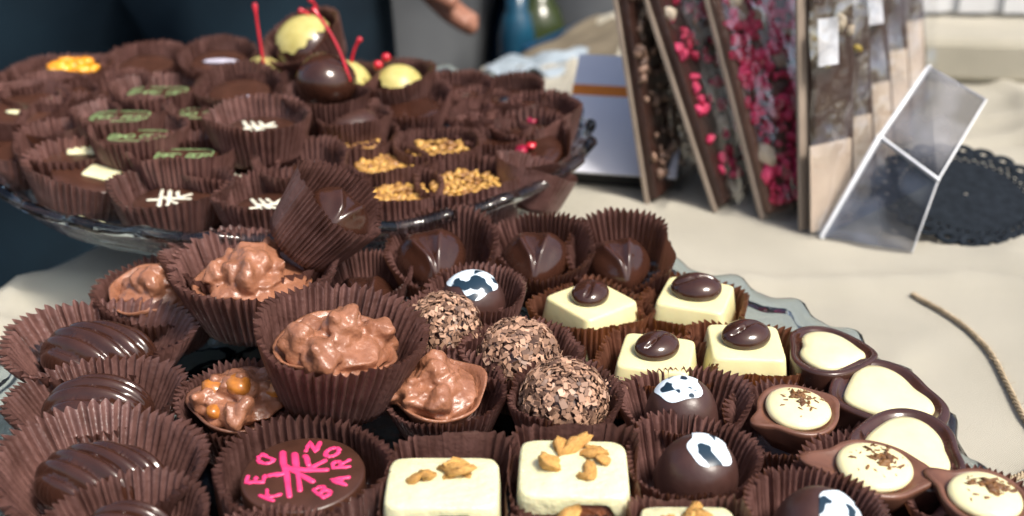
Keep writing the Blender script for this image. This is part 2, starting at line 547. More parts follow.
def truffle(M, r, label, seed, nfl=1500, group='truffles rolled in chocolate flakes'):
    rs = random.Random(seed)
    o = mk('flaked_truffle', *blob(r*.93, seed, 1, 1, .95, .05, 32, 20), MID, M=M)
    parts = []
    for i in range(nfl):
        zc = 1-2*(i+.5)/nfl*.86
        a = i*2.39996+rs.random()*.3
        q = math.sqrt(max(0, 1-zc*zc))
        d = Vector((q*math.cos(a), q*math.sin(a), zc))
        s = r*(.04+.06*rs.random())
        rotm = d.to_track_quat('Z', 'Y').to_matrix().to_4x4() @ Matrix.Rotation(rs.random()*6.28, 4, 'Z') @ Matrix.Rotation((rs.random()-.5)*1.5, 4, 'X')
        Mx = Matrix.Translation(d*r*(.93+.12*rs.random())) @ rotm
        w = s*(.45+.5*rs.random()); th = s*.14; cu = s*(rs.random()-.3)*.5
        j = lambda: 1+(rs.random()-.5)*.5
        pts = [(-s*j(), -w*j(), 0), (s*j(), -w*j()*.7, 0), (s*j()*.9, w*j(), cu), (-s*j()*.8, w*j(), cu)]
        vs = [Mx @ Vector(p) for p in pts]+[Mx @ Vector((p[0], p[1], p[2]+th)) for p in pts]
        parts.append((vs, [(3, 2, 1, 0), (4, 5, 6, 7), (0, 1, 5, 4), (1, 2, 6, 5), (2, 3, 7, 6), (3, 0, 4, 7)]))
    mk('flake_coating', *merge(parts), FLAKE, o, smooth=False, fix=False)
    return tag(o, label, 'chocolate', group)

def heart(M, s, H, label, group='glossy heart bonbons'):
    """moulded heart: two crested lobes that meet in a valley and run to one point (the -y side)"""
    n, m = 128, 34
    t = ang(n)
    # heart outline, point to -y
    hx = 16*np.sin(t)**3/17.0
    hy = (13*np.cos(t)-5*np.cos(2*t)-2*np.cos(3*t)-np.cos(4*t))/17.0+.12
    hx = .34*hx+.66*np.sin(t)*.92
    hy = .34*hy+.66*(np.cos(t)*.82-.06)
    rings = [np.stack([hx*s*.97, hy*s*.97, 0*t], 1)]
    for j in range(m):
        q = 1-(j/(m-1))**.8*.985
        x, y = hx*q, hy*q
        yy = np.clip((y+.85)/1.6, 0, 1)
        base = H*(.18+.64*(1-q**2.5)**.62*(.58+.42*yy**.8))
        cxl = -.40*np.sin(yy*PI*.70)+.10*np.sin(yy*2*PI)
        cxr = .10+.46*yy**.75-.10
        dl, dr = np.abs(x-cxl), np.abs(x-cxr)
        ridge = np.maximum(np.exp(-(dl/.15)**1.7)*1.1, np.exp(-(dr/.15)**1.7))*np.clip((.95-yy)*2.6, 0, 1)
        dish = np.where((x > cxl) & (x < cxr), np.sin(np.clip((x-cxl)/np.maximum(cxr-cxl, .05), 0, 1)*PI), 0)
        fade = np.clip((1-q)*1.9, 0, 1)*np.clip(q*4+.3, 0, 1)
        rings.append(np.stack([x*s, y*s, base+H*fade*(.12*ridge-.02*dish)], 1))
    o = mk('heart_bonbon', *loft(rings), DARK, M=M)
    return tag(o, label, 'chocolate', group)

def cow_dome(M, r, H, label, seed, px=(0, 0), pr=.62, face=False, group='domed chocolates with a cow print'):
    prof = []
    flat = .5
    for j in range(15):
        f = j/14
        a = f*PI/2
        prof.append((r*(math.cos(a)**.72), H*(math.sin(a)**.9)*.98))
    prof = [(r*.93, 0), (r, .06)]+[(q, z+.06) for q, z in prof[1:-1]]
    o = mk('domed_chocolate', *lathe(prof, 56, .008, seed), MID, M=M)
    # the transfer follows the dome
    def zsurf(q):
        c = min(1, (q/r))**(1/.72)
        return .06+H*.98*(math.sqrt(max(0, 1-c*c))**.9)
    n, m = 48, 10
    t = ang(n)
    out = pr*r*(1+.13*np.sin(2*t+seed)+.09*np.sin(3*t+seed*2)+.07*np.sin(5*t+seed))
    rings = []
    for j in range(m):
        q = 1-j/(m-1)*.97
        x = px[0]*r+out*q*np.cos(t); y = px[1]*r+out*q*np.sin(t)
        z = np.array([zsurf(math.hypot(a, b)) for a, b in zip(x, y)])+.02
        rings.append(np.stack([x, y, z], 1))
    mk('printed_transfer', *loft(rings, False, True), COW, o)
    return tag(o, label, 'chocolate', group)

def bean_square(M, a, H, label, brot, bsz, boff=(0, 0), group='white chocolates topped with a coffee bean'):
    rings = []
    n = 88
    for q, z, e in [(1.20, 0, 9), (1.22, .05, 9), (1.03, H-.10, 10), (1.01, H-.04, 10), (.975, H-.008, 9), (.93, H, 8), (.5, H+.004, 6)]:
        x, y = superring(a*q, a*q, e, n)
        rings.append(np.stack([x, y, z+0*x], 1))
    o = mk('white_chocolate', *loft(rings), WHITE, M=M)
    # coffee bean with an S groove
    n, m = 72, 26
    t = ang(n)
    R_ = []
    L, Wd, Hh = bsz*1.05, bsz*.88, bsz*.56
    for j in range(1, m):
        ph = PI*j/m
        x = L*np.sin(ph)*np.cos(t); y = Wd*np.sin(ph)*np.sin(t); z = -Hh*math.cos(ph)+0*t
        if math.cos(ph) < .2:
            gr = np.exp(-((y/Wd-.20*np.sin(x/L*2.8))/.095)**2)*np.clip((z/Hh)*1.4, 0, 1)*np.clip((1-np.abs(x/L)/.86)*5, 0, 1)
            side = np.clip(1-np.abs(y/Wd)*1.2, 0, 1)
            z = z-.16*Hh*gr*2
        R_.append(np.stack([x, y, z], 1))
    mk('coffee_bean', *loft(R_), DARK, o, M=TRS((boff[0], boff[1], H+Hh*.42), (R(4), R(-3), R(brot))))
    return tag(o, label, 'chocolate', group)

def tear_outline(t, a, b, k=.36):
    """soft heart, long axis x, the point at -x"""
    c, q = np.cos(t), np.sin(t)
    hx = (13*c-5*np.cos(2*t)-2*np.cos(3*t)-np.cos(4*t))/15.0+.16
    hy = q**3*1.04
    return a*(k*hx+(1-k)*c), b*(k*hy+(1-k)*q)

def teardrop(M, a, b, H, label, group='dark shells filled with white cream'):
    n = 80
    t = ang(n)
    rings = []
    for q, z in [(.86, 0), (.94, .1), (1.0, H-.12), (1.0, H-.04), (.97, H), (.88, H+.01), (.84, H-.04), (.80, H-.12), (.74, H-.14)]:
        x, y = tear_outline(t, a*q, b*q)
        rings.append(np.stack([x, y, z+0*x], 1))
    o = mk('heart_shell', *loft(rings), DARK if 0 else MIDG, M=M)
    rings = []
    for q, z in [(.74, H-.17), (.745, H-.08), (.72, H-.01), (.62, H+.05), (.40, H+.09), (.2, H+.10)]:
        x, y = tear_outline(t, a*q, b*q, .46)
        w = 1+.045*np.sin(3*t+a*9)+.02*np.sin(5*t+b*7)
        rings.append(np.stack([x*w-a*.01, y*w, z+0*x], 1))
    mk('white_filling', *loft(rings), FILL, o)
    return tag(o, label, 'chocolate', group)
MIDG = mat('shell_chocolate', (.060, .024, .018), (.042, .017, .012), rough=.24, scale=2, bump=.008, bscale=4, rvar=.08, coat=.25)

def spoon(M, a, b, H, label, hdir, hlen, seed, group='milk chocolate spoons filled with white cream'):
    rs = random.Random(seed)
    n = 96
    t = ang(n)
    d = (t-R(hdir)+PI) % (2*PI)-PI
    bulge = hlen*np.exp(-(d/.26)**2)
    d2 = (t-R(hdir+180)+PI) % (2*PI)-PI
    bulge2 = hlen*.5*np.exp(-(d2/.38)**2)
    rad = 1/np.sqrt((np.cos(t)/a)**2+(np.sin(t)/b)**2)
    rings = []
    for q, z, k in [(.60, 0, .2), (.85, H*.45, .5), (1.03, H*.86, 1), (1.05, H*.95, 1), (1.02, H, 1), (.92, H-.02, .85), (.86, H-.10, .35), (.5, H-.14, 0)]:
        r = rad*q+(bulge+bulge2)*k
        rings.append(np.stack([r*np.cos(t), r*np.sin(t), z+.03*np.sin(3*t+seed)*q], 1))
    o = mk('chocolate_spoon', *loft(rings), MILKS, M=M)
    rings = []
    for q, z in [(.80, H-.12), (.845, H-.02), (.82, H+.06), (.72, H+.13), (.5, H+.18), (.25, H+.20)]:
        w = 1+.02*np.sin(3*t+seed)
        rings.append(np.stack([rad*q*w*np.cos(t), rad*q*w*np.sin(t), z+0*t], 1))
    mk('white_filling', *loft(rings), FILL, o)
    parts = []
    for i in range(80):
        if i < 46: x, y = rs.gauss(.14, .22), rs.gauss(.26, .15)
        else: x, y = rs.uniform(-.62, .62), rs.uniform(-.55, .6)
        q = math.hypot(x, y)
        if q > .74: continue
        z = H+.20-.13*(q/.72)**2.2
        s = .04+.05*rs.random()*(1.4 if i < 46 else .8)
        parts.append(xform(blob(1, i+seed, 1, 1, 1, .5, 6, 5), TRS((x*a, y*b, z), (rs.random()*3, 0, rs.random()*6), (s*1.6, s, s*.5))))
    mk('cocoa_crumbs', *merge(parts), CRUMB, o, fix=False)
    return tag(o, label, 'chocolate', group)

def nut_disc(M, r, H, label, seed, n=85, group='chocolates topped with golden chopped nuts'):
    rs = random.Random(seed)
    o = mk('nut_topped_chocolate', *lathe([(r*.9, 0), (r, H-.08), (r*.96, H), (r*.5, H)], 48), TOPC, M=M)
    parts = []
    for i in range(n):
        q = r*.9*math.sqrt((i+.5)/n); a = i*2.39996
        s = .10+.07*rs.random()
        parts.append(xform(blob(1, i, 1, 1, 1, .25, 8, 6), TRS((q*math.cos(a), q*math.sin(a), H+.05+.08*rs.random()), (rs.random(), rs.random(), rs.random()*6), (s*1.7, s, s*.8))))
    mk('chopped_nuts', *merge(parts), NUTS, o, fix=False)
    return tag(o, label, 'chocolate', group)

# ================================================================== FRONT PLATE
def plate(M, Rr, zr, lobes, label, zb=-.75):
    n = lobes*12
    t = ang(n)
    sc_ = .5+.42*np.sin(t*lobes)-.12*np.cos(2*t*lobes)
    prof = [(0.30*Rr, zb), (.60*Rr, zb), (.62*Rr, zb+.25), (.895*Rr, -.40, 0), (.925*Rr, -.22, .3), (.945*Rr, zr*.45-.22, .7), (.968*Rr, zr-.46, 1), (.985*Rr, zr-.36, 1), (1.006*Rr, zr-.22, 1),
            (1.018*Rr, zr-.04, 1), (1.014*Rr, zr+.14, 1), (1.0*Rr, zr+.24, 1), (.984*Rr, zr+.20, 1), (.974*Rr, zr+.04, 1), (.968*Rr, zr-.12, .95)]
    # pressed ridges down the inside of the flange
    for k in range(21):
        f = k/20
        q = .962-.055*f
        zz = (zr-.24)*(1-f)**1.1-.03*f + .10*abs(math.sin(f*PI*3))**.8
        prof.append((q*Rr, zz, .9*(1-f)))
    prof.append((.3*Rr, -.03, 0))
    rings = []
    for p in prof:
        k = p[2] if len(p) > 2 else 0
        r = p[0]+k*(sc_-.5)*.34
        z = p[1]+k*(sc_-.5)*.26
        rings.append(np.stack([r*np.cos(t), r*np.sin(t), z], 1))
    o = mk('glass_plate', *loft(rings), GLASS, M=M)
    return tag(o, label, 'plate')

FP = Vector((-2.2, 27.0, 0))
plate(Matrix.Translation(FP), 14.5, 1.3, 34, 'scalloped clear glass plate in front, crowded with chocolates')
BPZ = 2.5
BP = Vector((-9.6, 49.3, BPZ))
bp_ = plate(Matrix.Translation(BP), 13.1, 1.05, 30, 'scalloped clear glass plate on a foot, behind the front one, piled with dark chocolates', zb=-.5)

def px(w, dp): return w*dp/FPX

M, dp, rt = cup(253, 262, 3.7, 158, 'wide brown paper cup around the nut cluster at the rear left, lifted highest', h=2.2, tilt=4, tdir=300, warp=.03)
cluster(inside(M, (0, 0, .55)), px(57, dp), 'milk chocolate nut cluster at the rear left, sitting high in its cup', 4, 1.55)
cup(247, 254, 3.2, 160, 'second brown paper cup nested under the raised rear nut cluster', h=1.9, tilt=3, tdir=60)
M, dp, rt = cup(162, 287, 2.15, 132, 'brown paper cup around the nut cluster farthest left', h=2.0, tilt=8, tdir=310)
cluster(inside(M, (-.1, -.1, .85)), px(46, dp), 'milk chocolate nut cluster farthest left, low beside the raised one', 9, 1.6)
M, dp, rt = cup(342, 326, 4.1, 170, 'largest paper cup at the centre, lifted over its neighbours, leaning right', h=2.35, tilt=10, tdir=335, warp=.025)
cluster(inside(M, (-.05, -.05, .65)), px(60, dp), 'milk chocolate nut cluster in the big raised cup at the centre', 23, 1.55)
M, dp, rt = cup(446, 386, 2.0, 122, 'paper cup half hidden below the central raised cup', h=1.8, tilt=8, tdir=270)
cluster(inside(M, (-.25, -.15, .75)), px(49, dp), 'matt milk chocolate nut cluster right of the raised central cup', 31, 1.5)
M, dp, rt = cup(240, 394, 2.0, 126, 'paper cup around the cluster that shows amber hazelnuts', h=1.9, tilt=6, tdir=280)
cluster(inside(M, (.05, -.1, .85)), px(52, dp), 'nut cluster with bare amber hazelnuts showing through its chocolate', 12, 1.35, hazels=4)

# --- ribbed ovals at the left
for (u, v, zr, W, cw, ch_, sl, la, lb, td, hgt) in [
    (97, 336, 2.1, 186, 116, 72, 24, 'ribbed dark chocolate with slanting ridges, rearmost of the ribbed ones at left', 'wide paper cup of the rearmost ribbed chocolate', 300, 1.4),
    (95, 394, 2.0, 168, 112, 78, 4, 'ribbed dark chocolate with level ridges, second of the ribbed ones from the back', 'paper cup with a curled torn rim around the second ribbed chocolate', 270, 1.5),
    (98, 458, 2.2, 218, 134, 80, 27, 'large ribbed dark chocolate with shining ridge ends, third from the back', 'widest paper cup at the left, around the third ribbed chocolate', 290, 1.3),
    (126, 519, 2.0, 166, 100, 70, 8, 'ribbed dark chocolate cut off by the bottom edge of the picture', 'paper cup at the bottom left cut off by the picture edge', 270, 1.4)]:
    M, dp, rt = cup(u, v, zr, W, lb, h=1.75, tilt=6, tdir=td, sy=.82, warp=.06, rb=px(W/2*.60, depth(at(u, v, zr))))
    ribbed(inside(M, (0, -.05, .68)), px(cw/2, dp), px(ch_/2, dp)*1.02, hgt, la, slant=-sl)

# --- printed disc
M, dp, rt = cup(302, 464, 2.15, 170, 'paper cup around the chocolate with pink lettering', h=1.8, tilt=3, tdir=270, rb=px(64, 37), warp=.03)
printed_disc(inside(M, (0, 0, .32)), px(62, dp), 1.2, 'round dark chocolate with pink lettering and a scratched pink emblem')
M, dp, rt = cup(280, 546, 2.0, 150, 'paper cup rim at the bottom edge in front of the pink lettered chocolate', h=1.8)

# --- iced cakes
M, dp, rt = cup(447, 482, 2.1, 150, 'square paper cup of the left iced cake', h=1.7, square=7, yaw=-2, tilt=13, tdir=270, rb=1.55, sx=.86, sy=.86)
iced_cake(upright(M, (-.1, -.45, .42), 0, 3), px(57, dp), px(57, dp)*.74, 1.35, 'cream iced cake with a stacked nut on top, left of the pair', 3,
          [(.22, .42, .27, .85), (.25, .48, .2, .8), (-.28, .15, .2, .6), (-.50, -.02, .18, .45), (.12, .2, .15, .6), (.42, .2, .12, .5)], arch=[(.1, 1.0)])
M, dp, rt = cup(574, 469, 2.2, 150, 'square paper cup of the right iced cake', h=1.7, square=7, yaw=-4, tilt=14, tdir=270, rb=1.55, sx=.86, sy=.86)
iced_cake(upright(M, (-.03, -.45, .48), -2, 6), px(55, dp), px(56, dp)*.80, 1.35, 'cream iced cake scattered with golden nut flakes, right of the pair', 8,
          [(-.42, .02, .27, .7), (-.22, .62, .2, .6), (.03, .68, .27, .6), (.35, .45, .2, .7), (.55, .2, .17, .6), (.3, -.2, .2, .5), (.15, -.35, .14, .6), (.45, .52, .15, .6)], arch=[(.3, .85)])
M, dp, rt = cup(692, 529, 2.1, 130, 'square paper cup at the bottom edge, below the cow print dome', h=1.9, square=7, sx=.88, sy=.88, rb=1.5)
iced_cake(inside(M, (0, 0, .0)), px(50, dp), px(50, dp), 1.75, 'iced cake with a pale nut splinter, cut off by the bottom edge', 15,
          [(.05, .35, .32, .45), (-.3, .2, .25, .5), (.35, .1, .3, .5)])
M, dp, rt = cup(566, 549, 2.0, 130, 'square paper cup at the bottom edge between the iced cakes', h=1.9, square=7, sx=.88, sy=.88, rb=1.5)
iced_cake(inside(M, (0, 0, .1)), px(50, dp), px(50, dp), 1.8, 'iced cake at the bottom edge with only its nut tip showing', 21, [(-.05, .72, .26, .7), (.2, .3, .2, .6)])

# --- flaked truffles
for (u, v, zr, W, rr, dz, la, lb, sd) in [
    (446, 318, 2.5, 114, 37, .2, 'flaked truffle farthest from the camera, left of the other two', 'paper cup hidden round the rear flaked truffle', 1),
    (521, 346, 2.2, 116, 41, .2, 'flaked truffle in the middle of the three', 'paper cup with serrated rim round the middle flaked truffle', 2),
    (566, 391, 2.25, 116, 43, .3, 'flaked truffle nearest the camera, palest flakes on top', 'paper cup round the nearest flaked truffle', 3)]:
    M, dp, rt = cup(u, v, zr, W, lb, h=1.8, tilt=5, tdir=250+sd*20)
    r = px(rr, dp)
    truffle(inside(M, (-.05, 0, 1.8+dz-r*.55)), r, la, sd)
r = px(17, 33)
truffle(Matrix.Translation(at(612, 392, 1.6)), r, 'small dark truffle peeping out behind the nearest flaked one', 7, 200)

# --- hearts in leaning cups
for (u, v, zr, W, h, tl, td, ss, off, yw, la, lb, kw) in [
    (441, 245, 3.2, 116, 2.3, 22, 262, 34, (-.4, -.05, 1.4), 12, 'glossy dark heart bonbon with a curved crest, left of the row at the back', 'tall paper cup fanned open behind the leftmost heart bonbon', {}),
    (541, 243, 2.9, 100, 2.3, 20, 262, 32, (-.2, -.1, 1.3), -6, 'glossy dark heart bonbon in the middle of the back row', 'tall paper cup fanned open behind the middle heart bonbon', {}),
    (622, 248, 2.6, 118, 2.3, 20, 258, 30, (-.1, -.15, 1.3), 8, 'glossy dark heart bonbon at the right end of the back row', 'paper cup with a smooth flap at its right, around the end heart bonbon', dict(flatten=[(355, 26)])),
    (366, 274, 2.6, 90, 2.0, 10, 270, 32, (-.1, -.1, .5), 0, 'glossy dark heart bonbon tucked under the toppled paper cup', 'dark paper cup below the toppled one, beside the nut clusters', {})]:
    M, dp, rt = cup(u, v, zr, W, lb, h=h, tilt=tl, tdir=td, warp=.06, **kw)
    heart(inside(M, off, yw) @ Matrix.Diagonal((1, 1.22, 1, 1)), px(ss*1.14, dp), 1.6, la)
# toppled cup
M, dp, rt = cup(343, 197, 5.6, 98, 'toppled paper cup lying on its side between the two plates', h=2.3, tilt=42, tdir=345, rb=1.35, warp=.05, flatten=[(185, 24)])
heart(inside(M, (.3, -.05, 1.4), -10), px(37, dp), 1.3, 'glossy dark bonbon deep inside the toppled paper cup')

# --- cow print domes
for (u, v, zr, W, rr, H, tl, td, pp, pr, la, lb, sd, lf) in [
    (475, 289, 2.8, 104, 33, 1.2, 10, 250, (.05, .1), .74, 'domed chocolate with a flat pale blue print, rearmost of the printed domes', 'paper cup of the rearmost printed dome', 3, .75),
    (684, 399, 2.0, 126, 37, 1.45, 10, 250, (-.05, .22), .66, 'domed chocolate with a bitten looking blue and white print, behind another dome', 'paper cup of the middle printed dome', 5, .6),
    (694, 452, 2.1, 136, 42, 1.5, 14, 290, (.08, .14), .56, 'domed chocolate with a spotted white print tilted to the camera, before the middle one', 'paper cup of the dome with the spotted tilted print', 11, .4),
    (815, 506, 2.1, 134, 46, 1.5, 12, 300, (.28, -.05), .55, 'domed chocolate with two dark dots on its white print, at the bottom edge', 'paper cup at the bottom edge around the two-dotted dome', 14, .3)]:
    M, dp, rt = cup(u, v, zr, W, lb, h=1.8, tilt=tl*.4, tdir=td, warp=.05)
    M2 = M @ Matrix.Rotation(R(tl), 4, Vector((0, 0, 1)).cross(Vector((math.cos(R(td)), math.sin(R(td)), 0))))
    cow_dome(inside(M2, (0, 0, .45+lf)), px(rr, dp), H, la, sd, pp, pr)

# --- white chocolates with coffee bean
for (u, v, zr, W, yw, aa, br, bs, la, lb) in [
    (591, 305, 1.75, 104, 38, 33, 60, 19, 'white chocolate with an upright bean, rear left of the four', 'low paper cup of the rear left bean chocolate'),
    (695, 300, 1.75, 104, -20, 33, -8, 22, 'white chocolate with a wide bean lying crosswise, rear right of the four', 'low paper cup of the rear right bean chocolate'),
    (656, 359, 1.8, 112, -14, 35, 35, 21, 'white chocolate with a slanted bean, front left of the four', 'low paper cup of the front left bean chocolate'),
    (745, 348, 1.8, 112, -4, 35, 20, 22, 'white chocolate with a bean near its edge, front right of the four', 'translucent low paper cup of the front right bean chocolate')]:
    dp = depth(at(u, v, zr))
    M, dp, rt = cup(u, v, zr, W, lb, h=1.5, yaw=yw, tilt=2, tdir=270, warp=.05, mat_=PAPER_W, rb=px(aa*1.27, dp), pleats=56, square=4.5, allpleat=True)
    bean_square(inside(M, (0, 0, .14)), px(aa, dp), 1.6, la, br-yw, px(bs*1.1, dp), (.0, .06))

# --- dark heart shells
for (u, v, z, a, b, H, yw, la) in [
    (830, 350, 1.9, 47, 52, 1.6, 168, 'dark heart shell filled with white cream, rearmost at the right rim'),
    (884, 391, 1.8, 60, 58, 1.3, 14, 'dark heart shell filled with white cream, middle one at the right rim'),
    (908, 444, 1.8, 60, 62, 1.3, -8, 'dark heart shell filled with white cream, front one at the right rim')]:
    P = at(u, v, z); dp = depth(P)
    Mx = Matrix.Translation(P-Vector((0, 0, H))) @ Matrix.Rotation(R(yw), 4, 'Z') @ Matrix.Rotation(R(3), 4, 'X')
    teardrop(Mx, px(a, dp), px(b, dp)*1.12, H, la)

# --- spoons
for (u, v, zr, W, a, b, yw, hd, hl, la, lb, sd) in [
    (796, 418, 1.6, 132, 38, 37, 0, 205, .45, 'milk chocolate spoon with white filling, rear one of three, handle to the left', 'paper cup of the rear filled spoon', 2),
    (872, 477, 1.6, 142, 44, 40, -30, 165, .7, 'milk chocolate spoon with white filling, middle one, handle to the upper left', 'paper cup of the middle filled spoon', 6),
    (982, 506, 1.6, 132, 42, 38, -35, 135, .5, 'milk chocolate spoon heavily dusted with cocoa, at the bottom right', 'paper cup of the filled spoon at the bottom right', 9)]:
    M, dp, rt = cup(u, v, zr, W, lb, h=1.4, tilt=4, tdir=270, warp=.06)
    spoon(inside(M, (0, -.02, .65), yw), px(a, dp), px(b, dp)*1.12, 1.1, la, hd-yw, hl, sd)

# ================================================================== BACK PLATE
GB = 'pleated paper cups on the back plate'
def bcup(u, v, zr, W, label, **kw):
    W = W*.95
    kw['h'] = kw.get('h', 1.95)*.98
    kw.setdefault('rb', W/2*depth(at(u, v, zr))/FPX*.77); kw.setdefault('pleats', 50)
    kw.setdefault('warp', .05)
    return cup(u, v, zr, W, label, group=GB, **kw)

def binside(M, loc, rot=0):
    return M @ Matrix.Translation(Vector((loc[0], loc[1], loc[2]*.94))) @ Matrix.Rotation(R(rot), 4, 'Z') @ Matrix.Diagonal((1, 1, .80, 1))

T1, T2 = 3.95, 5.25
TZ0 = -.74          # rim heights of the two layers
for (u, v, zr, W, rot, la, lb) in [
    (258, 112, T2+.3, 112, 8, 'dark chocolate with a white scratched mark, highest of its kind, on the upper layer', 'tall pale rimmed paper cup on the upper layer of the back plate'),
    (170, 183, T1, 122, -4, 'dark chocolate with a white scratched mark, nearest the rim of the back plate', 'paper cup at the front rim of the back plate, left of centre'),
    (268, 189, T1, 108, 15, 'dark chocolate with a white scratched mark, next to the toppled cup', 'paper cup on the back plate partly behind the toppled cup'),
    (231, 163, T1, 104, 10, 'dark chocolate with a white scratched mark, behind two others like it', 'paper cup tucked between the two front cups of the back plate')]:
    M, dp, rt = bcup(u, v, zr, W, lb, tilt=3)
    star_disc(binside(M, (0, 0, .22)), px(W*.32, dp), 1.25, la, rot)

M, dp, rt = bcup(92, 163, T1, 128, 'paper cup with flat flared sides around the white square tile', tilt=12, tdir=330, flatten=[(30, 40)])
squarepiece(binside(M, (.2, .1, .55)), px(44, dp), 1.2, 'dark chocolate with a square white tile, near the left rim of the back plate', px(16, dp), -8, (.2, -.1))
M, dp, rt = bcup(70, 138, T1+.4, 118, 'paper cup behind the one holding the square white tile', tilt=8, tdir=300, flatten=[(70, 45)])
squarepiece(binside(M, (.3, 0, .55)), px(44, dp), 1.2, 'dark chocolate with a white tile seen almost edge on, behind the square one', px(17, dp), 12, (.35, -.1))
for (u, v, zr, W, tx, la, lb) in [
    (158, 84, T2, 104, 'BARC OE', 'chocolate with green frame and lettering, rearmost of the framed ones', 'paper cup of the rearmost green framed chocolate'),
    (120, 108, T2-.2, 104, 'ROC ROE', 'chocolate with green frame and lettering, left end of the framed ones', 'paper cup of the green framed chocolate at the left end'),
    (138, 127, T2-.4, 104, 'BAO CRE', 'chocolate with only the rear edge of its green frame in view', 'paper cup of the chocolate whose green frame shows as a line'),
    (184, 146, T1+.6, 106, 'REC BOR', 'chocolate with green frame in front, close behind the white scratched marks', 'paper cup of the frontmost green framed chocolate'),
    (207, 105, T2-.3, 92, 'BO CARE', 'chocolate with green frame half hidden by the highest white marked one', 'paper cup half hidden behind the highest white marked chocolate')]:
    M, dp, rt = bcup(u, v, zr, W, lb, h=1.9)
    label_bar(binside(M, (0, -.1, .55)), px(32, dp), px(22, dp), 1.25, la, text=tx)

# left side: smooth flapped cups
for (u, v, zr, W, ti, la, lb, cr) in [
    (14, 100, T2-.2, 112, 10, 'pale tipped dark chocolate at the left edge of the picture, upper layer', 'paper cup with a smooth flap at the left edge, upper layer', 1),
    (52, 88, T2-.1, 96, 8, 'dark chocolate with a thin cream fleck, behind the left edge cups', 'paper cup with a smooth flap behind the left edge cups', 1),
    (8, 140, T1+.2, 112, 4, 'plain dark chocolate at the left end of the back plate', 'paper cup at the left end of the back plate, cut by the picture edge', 0)]:
    M, dp, rt = bcup(u, v, zr, W, lb, tilt=ti, tdir=290, flatten=[(250, 35), (90, 30)])
    o = mk('round_chocolate', *lathe([(px(34, dp), 0), (px(38, dp), 1.2), (px(36, dp), 1.3), (px(20, dp), 1.32)], 40), TOPC, M=binside(M, (0, 0, .4)))
    tag(o, la, 'chocolate')
    if cr:
        mk('cream_fleck', *xform(blob(.3, u, 1.5, .7, .3, .2), TRS((.1, -.3, 1.36))), ICING, o)

# yellow peel
M, dp, rt = bcup(62, 66, T2+.2, 100, 'wide paper cup under the yellow candied peel', tilt=4)
o = mk('round_chocolate', *lathe([(px(34, dp), 0), (px(38, dp), 1.3), (px(36, dp), 1.4), (px(20, dp), 1.42)], 40), TOPC, M=binside(M, (0, 0, .5)))
tag(o, 'dark chocolate heaped with yellow candied peel, at the rear left', 'chocolate')
parts = []
for i in range(34):
    a, q = i*2.4, px(23, dp)*math.sqrt((i+.5)/34)
    parts.append(xform(blob(.24+.14*rnd.random(), i, 1, .8, .9, .35, 8, 6), TRS((.55+q*math.cos(a), .1+q*.6*math.sin(a), 1.55+1.1*rnd.random()*(1-q/px(26, dp)))) ))
mk('candied_peel', *merge(parts), YELLOW, o, fix=False)

# far plain cups
for (u, v, zr, W, la, lb, top) in [
    (143, 57, T2+.3, 84, 'plain dark chocolate at the rear, between yellow peel and lilac strip', 'paper cup with a pale rim at the rear of the back plate', None),
    (217, 52, T2+.8, 84, 'dark chocolate with a lilac strip of icing, at the rear', 'arched paper cup behind the lilac strip of icing', 'strip'),
    (238, 82, T2+.3, 92, 'plain dark chocolate just behind the highest white marked one', 'paper cup just behind the highest white marked chocolate', 'fleck')]:
    M, dp, rt = bcup(u, v, zr, W, lb, tilt=12, tdir=270)
    r = px(W*.33, dp)
    o = mk('round_chocolate', *lathe([(r*.9, 0), (r, 1.1), (r*.95, 1.2), (r*.5, 1.22)], 40), TOPC, M=binside(M, (0, 0, .5)))
    tag(o, la, 'chocolate')
    if top == 'strip': mk('icing_strip', *xform(blob(1, 3, rough=.15, n=14, m=8), TRS((.15, -.2, 1.3), (0, 0, 0), (.85, .2, .16))), LILAC, o)
    if top == 'fleck': mk('icing_fleck', *xform(blob(1, 5, rough=.15, n=14, m=8), TRS((.5, -.8, 1.3), (0, 0, .2), (.3, .2, .12))), LILAC, o)

# cherries with red stems
def cherry(M, r, label, coat, stem, body=DARK, tips=None):
    o = mk('cherry_chocolate', *blob(r, len(label), 1, 1, .92, .03, 28, 18), body, M=M)
    if coat:
        n, m = 60, 12
        t = ang(n)
        rings = []
        low = coat[0]+.05*np.sin(13*t)+.1*np.sin(3*t+1)
        for j in range(m):
            ph = low*(1-j/(m-1)*.97)
            rings.append(np.stack([r*1.045*np.sin(ph)*np.cos(t), r*1.045*np.sin(ph)*np.sin(t), r*.97*np.cos(ph)], 1))
        mk('cream_coating', *loft(rings, False, True), CREAMY, o, M=TRS(rot=coat[1]))
    for pts in stem:
        s = mk('stem', *tube(pts, [.075]*(len(pts)-1)+[.15], 7), RED, o, M=M.to_3x3().to_4x4().inverted())
    return tag(o, label, 'chocolate', 'cherry chocolates with red stems')

def bez(a, b, c, n=7):
    a, b, c = Vector(a), Vector(b), Vector(c)
    return [a*(1-t)**2+b*2*t*(1-t)+c*t*t for t in [i/(n-1) for i in range(n)]]

